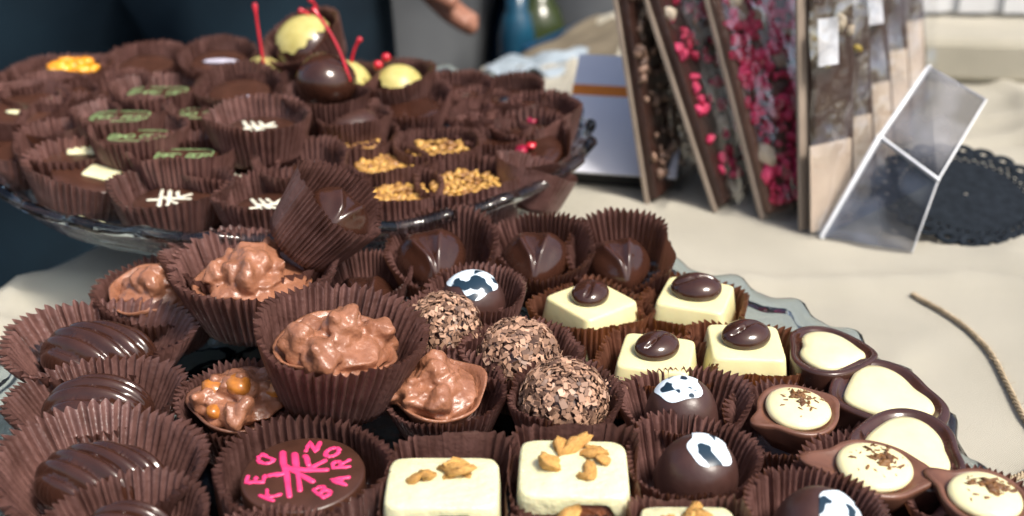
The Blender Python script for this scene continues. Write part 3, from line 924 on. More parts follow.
M, dp, rt = bcup(298, 34, T2+1.7, 88, 'high tilted paper cup holding the cream capped cherry chocolate', tilt=34, tdir=225, h=2.0)
cherry(inside(M, (0, 0, 1.05)), px(33, dp), 'cherry chocolate with a broad cream cap, highest on the back plate', (.9, (0, .12, 0)), [bez((.4, .3, .9), (.7, .3, 2.0), (.25, .2, 2.3)), bez((.2, .2, 1.2), (.3, .2, 1.7), (-.25, .1, 1.8))])
P = at(326, 82, T2+.6)
M, dp, rt = bcup(326, 90, T2+.5, 88, 'dark paper cup round the glossy cherry chocolate', h=1.7, tilt=5)
cherry(Matrix.Translation(P), px(31, dp), 'glossy dark cherry chocolate with a long leaning red stem', None, [bez((1.15, -.6, .2), (.75, -.2, 1.9), (-.35, .1, 3.2), 9)])
M, dp, rt = bcup(345, 72, T2+.6, 70, 'paper cup behind the glossy cherry chocolate', h=1.7, tilt=10)
cherry(inside(M, (0, 0, .95)), px(26, dp), 'cherry chocolate with a cream cap behind the glossy one', (.85, (.1, .5, 0)), [bez((.25, 0, .8), (.35, 0, 1.7), (.75, 0, 2.2))])
M, dp, rt = bcup(396, 72, T2+.5, 78, 'paper cup at the rear right of the cherry chocolates', h=1.7, tilt=12, tdir=240)
o = cherry(inside(M, (0, 0, .8)), px(25, dp), 'cherry chocolate with a cream cap and two red berries', (.95, (.1, .15, 0)), [])
for x, y, z in ((-.75, -.1, 1.35), (-.35, .1, 1.6)): mk('red_berry', *xform(blob(.22, 3, rough=.1), TRS((x, y, z))), RED, o)
M, dp, rt = bcup(262, 66, T2+.3, 66, 'small paper cup beside the long straight red stem', h=1.6)
cherry(inside(M, (0, 0, .85)), px(24, dp), 'cherry chocolate with a long upright red stem, left of the others', (.7, (.3, .3, 0)), [bez((.3, -.7, .35), (.1, -.5, 2.0), (-.02, -.3, 3.7), 9)])
M, dp, rt = bcup(352, 112, T2-.3, 84, 'paper cup round the dome below the cherries', h=1.6)
cow = mk('domed_chocolate', *lathe([(px(30, dp)*math.cos(a*.157)**.8, 1.3*math.sin(a*.157)) for a in range(10)], 40), MID, M=binside(M, (0, 0, .75)))
tag(cow, 'plain shiny domed chocolate just below the cherry chocolates', 'chocolate')

# plain ones between the others
for (u, v, zr, W, fl, la, lb) in [
    (104, 84, T2-.1, 92, [(270, 30)], 'plain dark chocolate between the yellow peel and the green frames', 'paper cup between the yellow peel and the green frames'),
    (34, 74, T2+.1, 84, [], 'plain dark chocolate at the far left rear', 'paper cup with regular pleats at the far left rear'),
    (68, 112, T2-.5, 104, [(250, 40)], 'plain dark chocolate left of the green frames', 'paper cup with a wide smooth flap left of the green frames'),
    (196, 124, T2-.7, 96, [], 'plain dark chocolate left of the highest white marked one', 'paper cup left of the highest white marked chocolate'),
    (300, 158, T1+.3, 96, [], 'plain dark chocolate between white marks and golden nuts', 'paper cup between white marks and golden nuts'),
    (318, 110, T2-.6, 88, [], 'plain dark chocolate under the cherry chocolates', 'paper cup under the cherry chocolates'),
    (480, 104, T2-.6, 90, [(285, 30)], 'plain dark chocolate between the blue black berries and the red crumb', 'paper cup between the blue black berries and the red crumb'),
    (425, 112, T2-.8, 90, [], 'plain dark chocolate just behind the sparse golden nuts', 'paper cup just behind the sparse golden nuts')]:
    M, dp, rt = bcup(u, v, zr, W, lb, tilt=8, tdir=265, flatten=fl)
    r = px(W*.31, dp)
    o = mk('round_chocolate', *lathe([(r*.9, 0), (r, .9), (r*.95, 1.0), (r*.5, 1.03)], 40), TOPC, M=binside(M, (0, 0, .3)))
    tag(o, la, 'chocolate')

# golden nut tops
for i, (u, v, zr, W, la, lb) in enumerate([
    (350, 132, T1+.4, 98, 'chocolate with golden chopped nuts, rear left of its kind', 'paper cup of the rear left golden nut chocolate'),
    (437, 140, T1+.3, 92, 'chocolate with sparse golden chopped nuts, rear right of its kind', 'paper cup of the rear right golden nut chocolate'),
    (386, 156, T1+.1, 90, 'chocolate with golden chopped nuts in the middle of its kind', 'paper cup of the middle golden nut chocolate'),
    (398, 185, T1-.2, 92, 'chocolate with golden chopped nuts, nearest the toppled cup', 'paper cup of the golden nut chocolate nearest the toppled cup'),
    (466, 174, T1-.1, 108, 'chocolate with golden chopped nuts in the widest cup of its kind', 'wide paper cup of the golden nut chocolate at the right')]):
    M, dp, rt = bcup(u, v, zr, W, lb, tilt=3, rb=px(W*.34, 62))
    nut_disc(binside(M, (0, 0, .58)), px(W*.36, dp), 1.05, la, i, n=40 if i == 1 else 75)

# right side: dark cups with berries
for (u, v, zr, W, ti, td, la, lb, b1, fl) in [
    (410, 98, T2-.2, 88, 12, 250, 'plain dark chocolate behind the golden nut ones, left of the dark berries', 'paper cup behind the golden nut chocolates', None, []),
    (447, 88, T2-.2, 92, 14, 250, 'dark chocolate with one blue black berry, rear one of two', 'paper cup with one pleat pulled smooth, rear right', BLUEB, [(300, 25)]),
    (452, 116, T2-.9, 92, 12, 260, 'dark chocolate with one blue black berry, front one of two', 'paper cup in front of the rear right berry cups', BLUEB, [(310, 20)]),
    (505, 92, T2-.3, 88, 14, 240, 'dark chocolate in the cup at the far right rear of the plate', 'paper cup with a pale smooth side at the far right rear', BLUEB, [(270, 40)]),
    (533, 110, T1+.7, 94, 14, 235, 'dark chocolate with a bright red raspberry crumb, at the right', 'paper cup of the bright red raspberry crumb', BERRY, [(300, 25)]),
    (522, 140, T1+.1, 118, 16, 240, 'dark chocolate with purple berry pieces, near the right rim', 'flattened paper cup of the purple berry pieces', BERRY, [(320, 45)]),
    (492, 128, T1+.2, 84, 6, 270, 'dark chocolate between golden nuts and berry pieces', 'paper cup between golden nuts and berry pieces', None, [])]:
    M, dp, rt = bcup(u, v, zr, W, lb, tilt=ti, tdir=td, flatten=fl, warp=.07)
    r = px(W*.33, dp)
    o = mk('round_chocolate', *lathe([(r*.9, 0), (r, 1.0), (r*.95, 1.1), (r*.5, 1.15)], 40), DARK, M=binside(M, (0, 0, .5)))
    tag(o, la, 'chocolate')
    if b1:
        k = 1 if b1 is BLUEB else 2
        for j in range(k):
            mk('berry', *blob(.30-.08*j, j+u, 1, 1, .75, .2, 14, 9), RED if (b1 is BERRY and j == 1) else b1, o, M=TRS((-.1+.45*j, -.15+.12*j, 1.3+.1*j)))
M, dp, rt = bcup(540, 166, 3.9, 84, 'collapsed paper cup with smooth folded side at the right rim of the back plate', tilt=18, tdir=20, h=1.7, flatten=[(250, 60), (0, 40)])

pf = [(4.6, TZ0), (5.0, TZ0+.25), (3.2, TZ0+.7), (1.7, TZ0+1.6), (2.0, TZ0+2.6), (3.4, BPZ-.52)]
fV, fF = lathe([(r, z-BPZ) for r, z in pf], 64)
mk('foot', fV, fF, GLASS, bp_)

# ================================================================== SETTING
LINEN = mat('linen', (.53, .497, .40), (.41, .385, .305), rough=.85, scale=.10, spec=.2, bump=.05, bscale=2.5, sheen=.2)
def weave(m):
    nt = m.node_tree; N, L = nt.nodes, nt.links
    b = N['Principled BSDF']
    tc = N.new('ShaderNodeTexCoord')
    h = None
    for d in ('X', 'Y'):
        w = N.new('ShaderNodeTexWave'); w.bands_direction = d; w.inputs['Scale'].default_value = 6.5; w.inputs['Distortion'].default_value = 1.2
        w.inputs['Detail'].default_value = 2
        L.new(tc.outputs['Object'], w.inputs['Vector'])
        if h is None: h = w
        else:
            mx = N.new('ShaderNodeMath'); mx.operation = 'MAXIMUM'
            L.new(h.outputs['Fac'], mx.inputs[0]); L.new(w.outputs['Fac'], mx.inputs[1])
            bp = N.new('ShaderNodeBump'); bp.inputs['Distance'].default_value = .07; bp.inputs['Strength'].default_value = .7
            L.new(mx.outputs[0], bp.inputs['Height'])
            L.new(bp.outputs['Normal'], b.inputs['Normal'])
weave(LINEN)
TZ = -.78
# edge of the cloth: a straight line running away to the right
E0, E1 = Vector((-20.8, 41.4)), Vector((8.1, 97.6))
ED = (E1-E0).normalized(); EN = Vector((ED.y, -ED.x))      # EN points onto the cloth

def cloth_z(x, y):
    p = Vector((x, y))-E0
    sa, w = p.dot(ED), p.dot(EN)
    fold = .55*noise.noise(Vector((sa*.035+3, w*.10, 1.3)))+.35*noise.noise(Vector((x*.12, y*.05, 5.1)))
    inpl = min(1, max(0, (math.hypot(x-FP.x, y-FP.y)-12.5)/5), max(0, (math.hypot(x-BP.x, y-BP.y)-8)/6), max(.25, (math.hypot(x-14, y-56)-7)/8))
    cr = 1-min(1, abs(noise.noise(Vector((x*.05+7, y*.09+2, 2.2))))*8)
    cr2 = 1-min(1, abs(noise.noise(Vector((x*.10+1, y*.04-4, 8.1))))*10)
    cr3 = 1-min(1, abs(noise.noise(Vector((x*.03-5, y*.13+9, 4.1))))*12)
    z = TZ+(fold*1.3-.12+.65*cr**2+.5*cr2**2+.3*cr3**2+.10*noise.noise(Vector((x*.35, y*.35, 3))))*inpl
    return z+(.22*math.exp(-(((x-30)-(y-40)*.55)/1.1)**2)+.25*math.exp(-(((x-21)+(y-43)*.9)/.9)**2)*max(0, min(1, (x-13)/6)))*inpl

def cloth():
    nu, nv = 300, 250
    V, F = [], []
    for j in range(nv+1):
        w = -1.2+j*115/nv
        for i in range(nu+1):
            q = E0+ED*(-75+i*225/nu)+EN*max(w, 0)
            V.append((q.x, q.y, cloth_z(q.x, q.y)+(w*2.5 if w < 0 else 0)))
    for j in range(nv):
        for i in range(nu):
            a = j*(nu+1)+i
            F.append((a, a+1, a+nu+2, a+nu+1))
    o = mk('tablecloth', V, F, LINEN)
    tag(o, 'creased beige linen cloth spread over the stall table', 'tablecloth')
cloth()

def box(x0, x1, y0, y1, z0, z1, bev=.0):
    V = [(x0, y0, z0), (x1, y0, z0), (x1, y1, z0), (x0, y1, z0), (x0, y0, z1), (x1, y0, z1), (x1, y1, z1), (x0, y1, z1)]
    F = [(3, 2, 1, 0), (4, 5, 6, 7), (0, 1, 5, 4), (1, 2, 6, 5), (2, 3, 7, 6), (3, 0, 4, 7)]
    return V, F

def bev(o, w, seg=3):
    b = o.modifiers.new('bevel', 'BEVEL'); b.width = w; b.segments = seg
    return o

def edge_frame(s, w, z):
    """matrix with X along the cloth edge, Y away from the cloth"""
    p = E0+ED*s-EN*w
    M = Matrix(((ED.x, -EN.x, 0, p.x), (ED.y, -EN.y, 0, p.y), (0, 0, 1, z), (0, 0, 0, 1)))
    return M

o = mk('table_top', *box(-75, 150, -110, -.3, -4.5, -2.0), mat('table_wood', (.12, .07, .04), rough=.6), M=edge_frame(0, 0, 0), smooth=False)
tag(o, 'wooden stall table hidden under the linen cloth', 'table')
o = mk('ground', [(-900, -900, -76), (900, -900, -76), (900, 900, -76), (-900, 900, -76)], [(0, 1, 2, 3)],
       mat('paving', (.050, .050, .052), (.03, .03, .032), rough=.8, scale=.05, bump=.5, bscale=.3))
tag(o, None, None, kind='structure')

# --- twine
def twine(pts, label):
    P = []
    for i in range(len(pts)-1):
        p0, p1, p2, p3 = [Vector(pts[max(0, min(len(pts)-1, i+k))]) for k in (-1, 0, 1, 2)]
        for k in range(26):
            t = k/26
            P.append(.5*((2*p1)+(p2-p0)*t+(2*p0-5*p1+4*p2-p3)*t*t+(3*p1-p0-3*p2+p3)*t**3))
    P = [Vector((p.x, p.y, cloth_z(p.x, p.y)+.13)) for p in P]
    parts = []
    for s in range(3):
        q = []
        for i, p in enumerate(P):
            t = (P[min(i+1, len(P)-1)]-P[max(i-1, 0)]).normalized()
            a = t.cross(Vector((0, 0, 1))).normalized(); b = a.cross(t)
            an = i*.62+s*2*PI/3
            q.append(p+a*.064*math.cos(an)+b*.064*math.sin(an))
        parts.append(tube(q, .046, 6))
    # stray fibres
    for i in range(90):
        p = rnd.choice(P)
        d = Vector((rnd.gauss(0, 1), rnd.gauss(0, 1), abs(rnd.gauss(0, .7)))).normalized()
        parts.append(tube([p, p+d*.15, p+d*.22+Vector((rnd.gauss(0, .05), 0, 0))], .009, 4))
    o = mk('twine', *merge(parts), mat('jute', (.44, .35, .235), (.28, .215, .135), rough=.8, scale=4), fix=False)
    tag(o, label, 'twine')
zt = TZ+.55
twine([at(914, 284, zt), at(942, 300, zt), at(972, 322, zt), at(992, 343, zt), at(1010, 372, zt), at(1026, 402, zt), at(1046, 428, zt), at(1040, 448, zt), at(1016, 461, zt), at(998, 460, zt)],
      'length of jute twine lying on the cloth at the right')

# --- bags of chocolate bark
BARK = mat('bark_chocolate', (.045, .020, .014), (.028, .012, .009), rough=.4, scale=1, bump=.1, bscale=2)
BARKM = mat('bark_milk', (.15, .075, .05), (.09, .045, .03), rough=.4, scale=.8, bump=.1, bscale=2)
CARD = mat('kraft_card', (.33, .265, .21), (.25, .20, .155), rough=.7, scale=.4)
CARDW = mat('pale_card', (.52, .43, .34), (.44, .35, .27), rough=.7, scale=.5)
REDP = mat('freeze_dried_berry', (.82, .07, .18), (.45, .012, .06), rough=.5, island=True)
PALEP = mat('white_chunk', (.72, .62, .46), (.5, .4, .28), rough=.5, island=True)
NUTP = mat('hazel_chunk', (.36, .22, .15), (.10, .06, .045), rough=.5, island=True)
PINKP = mat('pink_stripe', (.75, .22, .22), (.6, .13, .15), rough=.4, scale=1)
GREENP = mat('green_chunk', (.32, .30, .06), (.5, .36, .05), rough=.5, island=True)
GLARE_EYE_W = mat('glare_and_eye_white', (.74, .77, .82), rough=.5)  # white for the painted film glare, also for eyes

def bark_bag(u, v, lean, adeg, w, h, label, bark, tops, card_h=None, card_m=None, bark_z=0, glare=None, edge=None):
    P = at(u, v, TZ+.1)
    a = R(adeg)
    d = Vector((math.sin(a), math.cos(a), 0)); n = Vector((d.y, -d.x, 0))
    M = Matrix(((d.x, -n.x, 0, P.x), (d.y, -n.y, 0, P.y), (0, 0, 1, P.z), (0, 0, 0, 1)))   # X along, -Y toward n
    M = M @ Matrix.Rotation(R(lean), 4, 'X').inverted()
    root = empty('chocolate_bag', M)
    w *= 1.13; h *= 1.13; card_h = card_h and card_h*1.13; lean = lean
    rs = random.Random(int(u))
    th = .48
    b = mk('backing_card', *box(0, w, .0, .16, 0, h), card_m or CARD, root, smooth=False)
    o = bev(mk('chocolate_bark', *box(.5 if card_h else .18, w-.06 if card_h else w-.18, -th, -.01, .2+bark_z, h-.3), bark, root, smooth=False), .12, 2)
    if card_h:
        mk('front_card', *box(.03, w-.42, -th-.13, -th-.05, .02, card_h), CARDW, root, smooth=False)
    for nm, m, cnt, s0, s1, x0, x1, z0, z1 in tops:
        parts = []
        for i in range(cnt):
            s = s0+(s1-s0)*rs.random()
            parts.append(xform(blob(1, i+u, rough=.35, n=9, m=6, freq=1.6), TRS((rs.uniform(x0, x1)*w, -th-.05-.12*rs.random(), rs.uniform(z0, z1)*h), (rs.random()*3, rs.random()*3, rs.random()*3), (s*1.2, s*.7, s))))
        mk(nm, *merge(parts), m, root, fix=False)
    if glare:
        x0, x1, z0, z1 = glare
        mk('glare_patch', *box(x0*w, x1*w, -th-.42, -th-.36, z0*h, z1*h), GLARE_EYE_W, root, smooth=False)  # flat white patch painted in as a reflection on the film
    # crumpled clear film around it
    V, F = [], []
    nu, nv = 14, 22
    for j in range(nv+1):
        for i in range(nu+1):
            x = -.3+(w+.6)*i/nu; z = .02+(h+1.5)*j/nv
            V.append((x, -th-.55+.35*noise.noise(Vector((x*.8+u, z*.45, 2)))-.0, z))
    for j in range(nv):
        for i in range(nu):
            q = j*(nu+1)+i
            F.append((q, q+1, q+nu+2, q+nu+1))
    mk('clear_film', V, F, FILM, root, fix=False)
    return tag(root, label, 'chocolate bag', 'bags of chocolate bark standing in a row')

bark_bag(648, 205, 12, 27, 7.0, 17, 'clear bag of dark nut bark seen edge on, left end of the row', BARK,
         [('nut_pieces', NUTP, 280, .14, .30, .03, .97, .05, .95)], edge=1)
bark_bag(716, 212, 23, 30, 7.5, 17, 'clear bag of dark bark with a few red berries, second from the left', BARK,
         [('berry_pieces', REDP, 130, .15, .32, .05, .95, .05, .9), ('white_pieces', PALEP, 12, .3, .45, .05, .9, .3, .9)], edge=1)
bark_bag(762, 219, 24, 50, 8.0, 17, 'clear bag of bark thick with red berries, the brightest in the row', BARKM,
         [('berry_pieces', REDP, 650, .15, .34, .04, .82, .03, .97), ('white_pieces', PALEP, 13, .35, .5, .05, .8, .1, .9), ('pink_pieces', PINKP, 40, .2, .4, .2, .9, .2, .95)], glare=(.60, .86, .40, .62))
bark_bag(801, 231, 9, 58, 2.7, 15, 'clear bag with pale card front and painted white glare, right of the red one', BARK,
         [('white_pieces', PALEP, 12, .2, .35, .05, .9, .35, .95), ('green_pieces', GREENP, 6, .15, .3, .05, .9, .42, .95)], card_h=3.5, glare=(.1, .5, .44, .56))
bark_bag(828, 214, 13, 58, 2.7, 15, 'clear bag with pale card front, second after the red one', BARK,
         [('green_pieces', GREENP, 8, .15, .3, .05, .9, .38, .95), ('white_pieces', PALEP, 8, .2, .35, .05, .9, .38, .95)], card_h=3.9, card_m=BARK)
bark_bag(851, 183, 14, 58, 2.7, 15, 'clear bag topped with a large white sweet, third after the red one', BARK,
         [('white_pieces', PALEP, 10, .2, .4, .05, .9, .42, .95)], card_h=4.3, glare=(.3, .7, .46, .58), card_m=BARK)
bark_bag(872, 148, 14, 58, 2.7, 15, 'clear bag with a round yellow sweet at its top', BARK,
         [('yellow_sweet', YELLOW, 1, .75, .8, .4, .42, .52, .53), ('berry_pieces', REDP, 10, .2, .3, .2, .8, .42, .95)], card_h=4.6, card_m=BARK)
bark_bag(890, 113, 13, 58, 2.7, 14, 'clear bag at the right end of the row', BARK,
         [('berry_pieces', REDP, 10, .2, .3, .2, .8, .45, .95)], card_h=4.8, card_m=BARK)

# --- acrylic holder
def panel(corners, th, m, name, parent=None):
    c = [Vector(p) for p in corners]
    n = (c[1]-c[0]).cross(c[3]-c[0]).normalized()*th
    V = [*c, *[p+n for p in c]]
    return mk(name, V, [(0, 1, 2, 3), (7, 6, 5, 4), (0, 4, 5, 1), (1, 5, 6, 2), (2, 6, 7, 3), (3, 7, 4, 0)], m, parent, smooth=False)
hold = empty('acrylic_holder', Matrix.Identity(4))
a0, a1 = at(822, 237, TZ+.12), at(912, 252, TZ+.12)
b0, b1 = at(880, 137, 3.6), at(938, 180, 2.5)
c0, c1 = at(929, 67, 6.2), at(986, 100, 5.2)
panel([a0, a1, b1, b0], .12, ACRYL, 'front_panel', hold)
panel([b0+Vector((0, .15, .02)), b1+Vector((0, .15, .02)), c1, c0], .12, ACRYL, 'back_panel', hold)
def bar(p, q, r, parent, name='polished_edge'): return mk(name, *tube([p, (p+q)/2, q], r, 6), ACEDGE, parent)
bar(a0, b0, .16, hold); bar(b0, c0, .13, hold); bar(b0, b1, .10, hold); bar(b1, c1, .05, hold); bar(a1, b1, .05, hold); bar(c0, c1, .05, hold)
tag(hold, 'clear acrylic display holder leaning on the bags, beside the black doily', 'display holder')

# --- black doily
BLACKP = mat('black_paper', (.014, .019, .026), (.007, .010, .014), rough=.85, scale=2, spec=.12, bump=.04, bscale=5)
def doily(Mx, Rr, label):
    n = 22*16
    t = ang(n)
    sc_ = np.abs(np.cos(t*11))
    V, F = [], []
    # solid centre
    rs_ = [0.02, .25, .5, .70]
    parts = [loft([np.stack([Rr*q*np.cos(t), Rr*q*np.sin(t), .0*q+0*t], 1) for q in rs_], False, False)]
    # lace: rings of small loops
    for rr, k, lr in ((.755, 44, .045), (.83, 40, .055), (.92, 24, .085)):
        for i in range(k):
            a = 2*PI*i/k
            pts = [(Rr*(rr*math.cos(a))+Rr*lr*math.cos(b), Rr*rr*math.sin(a)+Rr*lr*math.sin(b), .02) for b in [j*PI/6 for j in range(13)]]
            parts.append(tube(pts, .10 if lr < .08 else .22, 5, .3))
    for q in (.79, .87):
        parts.append(tube([(Rr*q*math.cos(b), Rr*q*math.sin(b), .02) for b in [j*PI/40 for j in range(81)]], .12, 5, .3))
    o = mk('doily', *merge(parts), BLACKP, M=Mx, fix=False)
    tag(o, label, 'doily')
doily(Matrix.Translation(at(966, 194, TZ+1.4)) @ Matrix.Rotation(R(17), 4, 'X'), 3.95, 'round black lace doily at the right, beside the acrylic holder')
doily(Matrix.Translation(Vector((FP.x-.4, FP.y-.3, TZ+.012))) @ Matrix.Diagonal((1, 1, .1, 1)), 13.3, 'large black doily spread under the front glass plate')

# --- white card with orange band on a black tray, clear bag, things behind
P = at(600, 183, TZ)
o = mk('black_tray', *box(-2.9, 4.2, -.6, 5, 0, .9), mat('black_plastic', (.01, .011, .013), rough=.4), M=Matrix.Translation(P+Vector((0, 0, .1))) @ Matrix.Rotation(R(-12), 4, 'Z'), smooth=False)
tag(bev(o, .1), 'flat black tray behind the plates, under the white folder', 'tray')
WPAPER = mat('white_paper', (.80, .82, .90), (.75, .77, .86), rough=.6, scale=.4)
ORANGE = mat('orange_band', (.85, .25, .01), (.8, .21, .01), rough=.5)
root = empty('white_folder', Matrix.Translation(at(600, 174, TZ+1.05)+Vector((0, .2, 0))) @ Matrix.Rotation(R(-12), 4, 'Z') @ Matrix.Rotation(R(-58), 4, 'X'))
mk('folder_cover', *box(-2.2, 3.8, 0, .12, 0, 8.2), WPAPER, root, smooth=False)
mk('orange_band', *box(-2.2, 3.8, -.015, -.004, 5.2, 5.95), ORANGE, root, smooth=False)
tag(root, 'white paper folder with an orange band, propped behind the back plate', 'folder')

def sheet(name, corners, m, label, cat, amp, seed):
    n = 18
    V, F = [], []
    a, b, c, d = [Vector(p) for p in corners]
    for j in range(n+1):
        for i in range(n+1):
            s, t = i/n, j/n
            p = a*(1-s)*(1-t)+b*s*(1-t)+c*s*t+d*(1-s)*t
            V.append((p.x, p.y, p.z+amp*(.6+noise.noise(Vector((s*4+seed, t*4, 1))))))
    for j in range(n):
        for i in range(n):
            q = j*(n+1)+i
            F.append((q, q+1, q+n+2, q+n+1))
    return tag(mk(name, V, F, m, fix=False), label, cat)
sheet('plastic_bag', [at(478, 84, TZ+.2), at(566, 82, TZ+.2), at(592, 58, TZ+.2), at(500, 66, TZ+.2)], mat('cloudy_plastic', (.34, .40, .45), (.22, .27, .31), rough=.3, scale=.5, spec=.6), 'crumpled cloudy plastic bag behind the back plate', 'plastic bag', .9, 3)
root = empty('blue_crate', edge_frame(66, 2.0, 0))
sheet('shade_sheet', [at(484, 79, TZ+.1), at(612, 66, TZ+.1), at(640, 8, TZ+.1), at(590, 22, TZ+.1)], mat('shade_sheet', (.15, .125, .085), (.11, .09, .06), rough=.8, scale=.2), 'brown sheet painted as shade on the cloth behind the white folder', 'shade sheet', .5, 8)  # dark tan sheet put in as shade over the cloth's far edge
TEAL = mat('blue_plastic', (.006, .05, .11), (.004, .03, .08), rough=.4, scale=.4)
mk('crate_side', *box(-14, 6, 0, .5, -14, -1.2), TEAL, root, smooth=False)
mk('crate_end', *box(5.5, 6, .52, 14, -14, -1.2), TEAL, root, smooth=False)
mk('crate_floor', *box(-14, 5.4, .52, 14, -14, -13), TEAL, root, smooth=False)
tag(root, 'blue plastic crate standing behind the table edge', 'crate')
for (s, w, la, m, r_, h_) in [(64, 7, 'green glass jar standing in the blue crate', mat('green_glass', (.04, .055, .02), (.02, .03, .01), rough=.2, scale=.3), 2.6, 15),
                              (69, 8, 'pale blue jar beside the green one', mat('blue_glass', (.10, .16, .24), (.05, .10, .18), rough=.2, scale=.3), 2.2, 15),
                              (60, 7, 'bright blue bottle left of the green jar', mat('bright_blue', (.01, .07, .12), (.01, .04, .08), rough=.25, scale=.3), 1.6, 15)]:
    o = mk('jar', *lathe([(r_*.9, 0), (r_, .3), (r_, h_*.72), (r_*.75, h_*.84), (r_*.6, h_*.86), (r_*.6, h_)], 32), m, M=edge_frame(s, w, -12.9))
    tag(o, la, 'jar')

# --- step draped with linen and white slatted crate at the far right
root = mk('linen_step', *box(-20, 40, 0, 40, 0, 3.2), LINEN, M=Matrix.Translation(at(905, 78, TZ+.1)+Vector((0, 0, -.3))) @ Matrix.Rotation(R(-9), 4, 'Z') @ Matrix.Translation(Vector((20.2, 0, 0))), smooth=False)
tag(bev(root, .7, 4), 'low linen covered step at the far right of the table', 'display step')
root = empty('slatted_crate', Matrix.Translation(at(870, 14, 2.4)) @ Matrix.Rotation(R(-4), 4, 'Z'))
WW = mat('white_wood', (.60, .61, .62), (.5, .51, .52), rough=.6, scale=.3)
GREYB = mat('crate_back_grey', (.25, .26, .28), rough=.8)  # plain grey of the board behind the slats
for k in range(9): mk('slat', *box(k*3.2, k*3.2+2.2, 0, .4, .2, 9), WW, root, smooth=False)
mk('bottom_rail', *box(-.2, 28.5, .42, 1.0, .2, 1.4), WW, root, smooth=False)
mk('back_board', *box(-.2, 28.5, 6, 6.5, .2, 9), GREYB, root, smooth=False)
tag(root, 'white slatted crate at the top right corner', 'crate')

# --- people behind the table
SKIN = mat('skin', (.30, .135, .085), (.25, .105, .065), rough=.5, scale=.2, sss=.1)
HAIR = mat('hair', (.03, .018, .012), rough=.6)
def skinned(name, chains, m, parent=None, sub=2, root_first=True):
    """chains: lists of (point, radius); chains share points by coordinates"""
    me = bpy.data.meshes.new(name)
    pts, idx, edges, rad = [], {}, [], []
    for ch in chains:
        prev = None
        for p, r in ch:
            k = tuple(round(q, 3) for q in p)
            if k not in idx:
                idx[k] = len(pts); pts.append(p); rad.append(r)
            if prev is not None and prev != idx[k]: edges.append((prev, idx[k]))
            prev = idx[k]
    me.from_pydata(pts, edges, [])
    me.materials.append(m)
    o = bpy.data.objects.new(name, me)
    C.objects.link(o)
    if parent: o.parent = parent
    s = o.modifiers.new('skin', 'SKIN'); s.use_smooth_shade = True
    d = me.skin_vertices[0].data
    for i, r in enumerate(rad):
        rr = r if isinstance(r, tuple) else (r, r)
        d[i].radius = rr
        d[i].use_root = (i == 0)
    ss = o.modifiers.new('soft', 'SUBSURF'); ss.levels = sub; ss.render_levels = sub
    return o

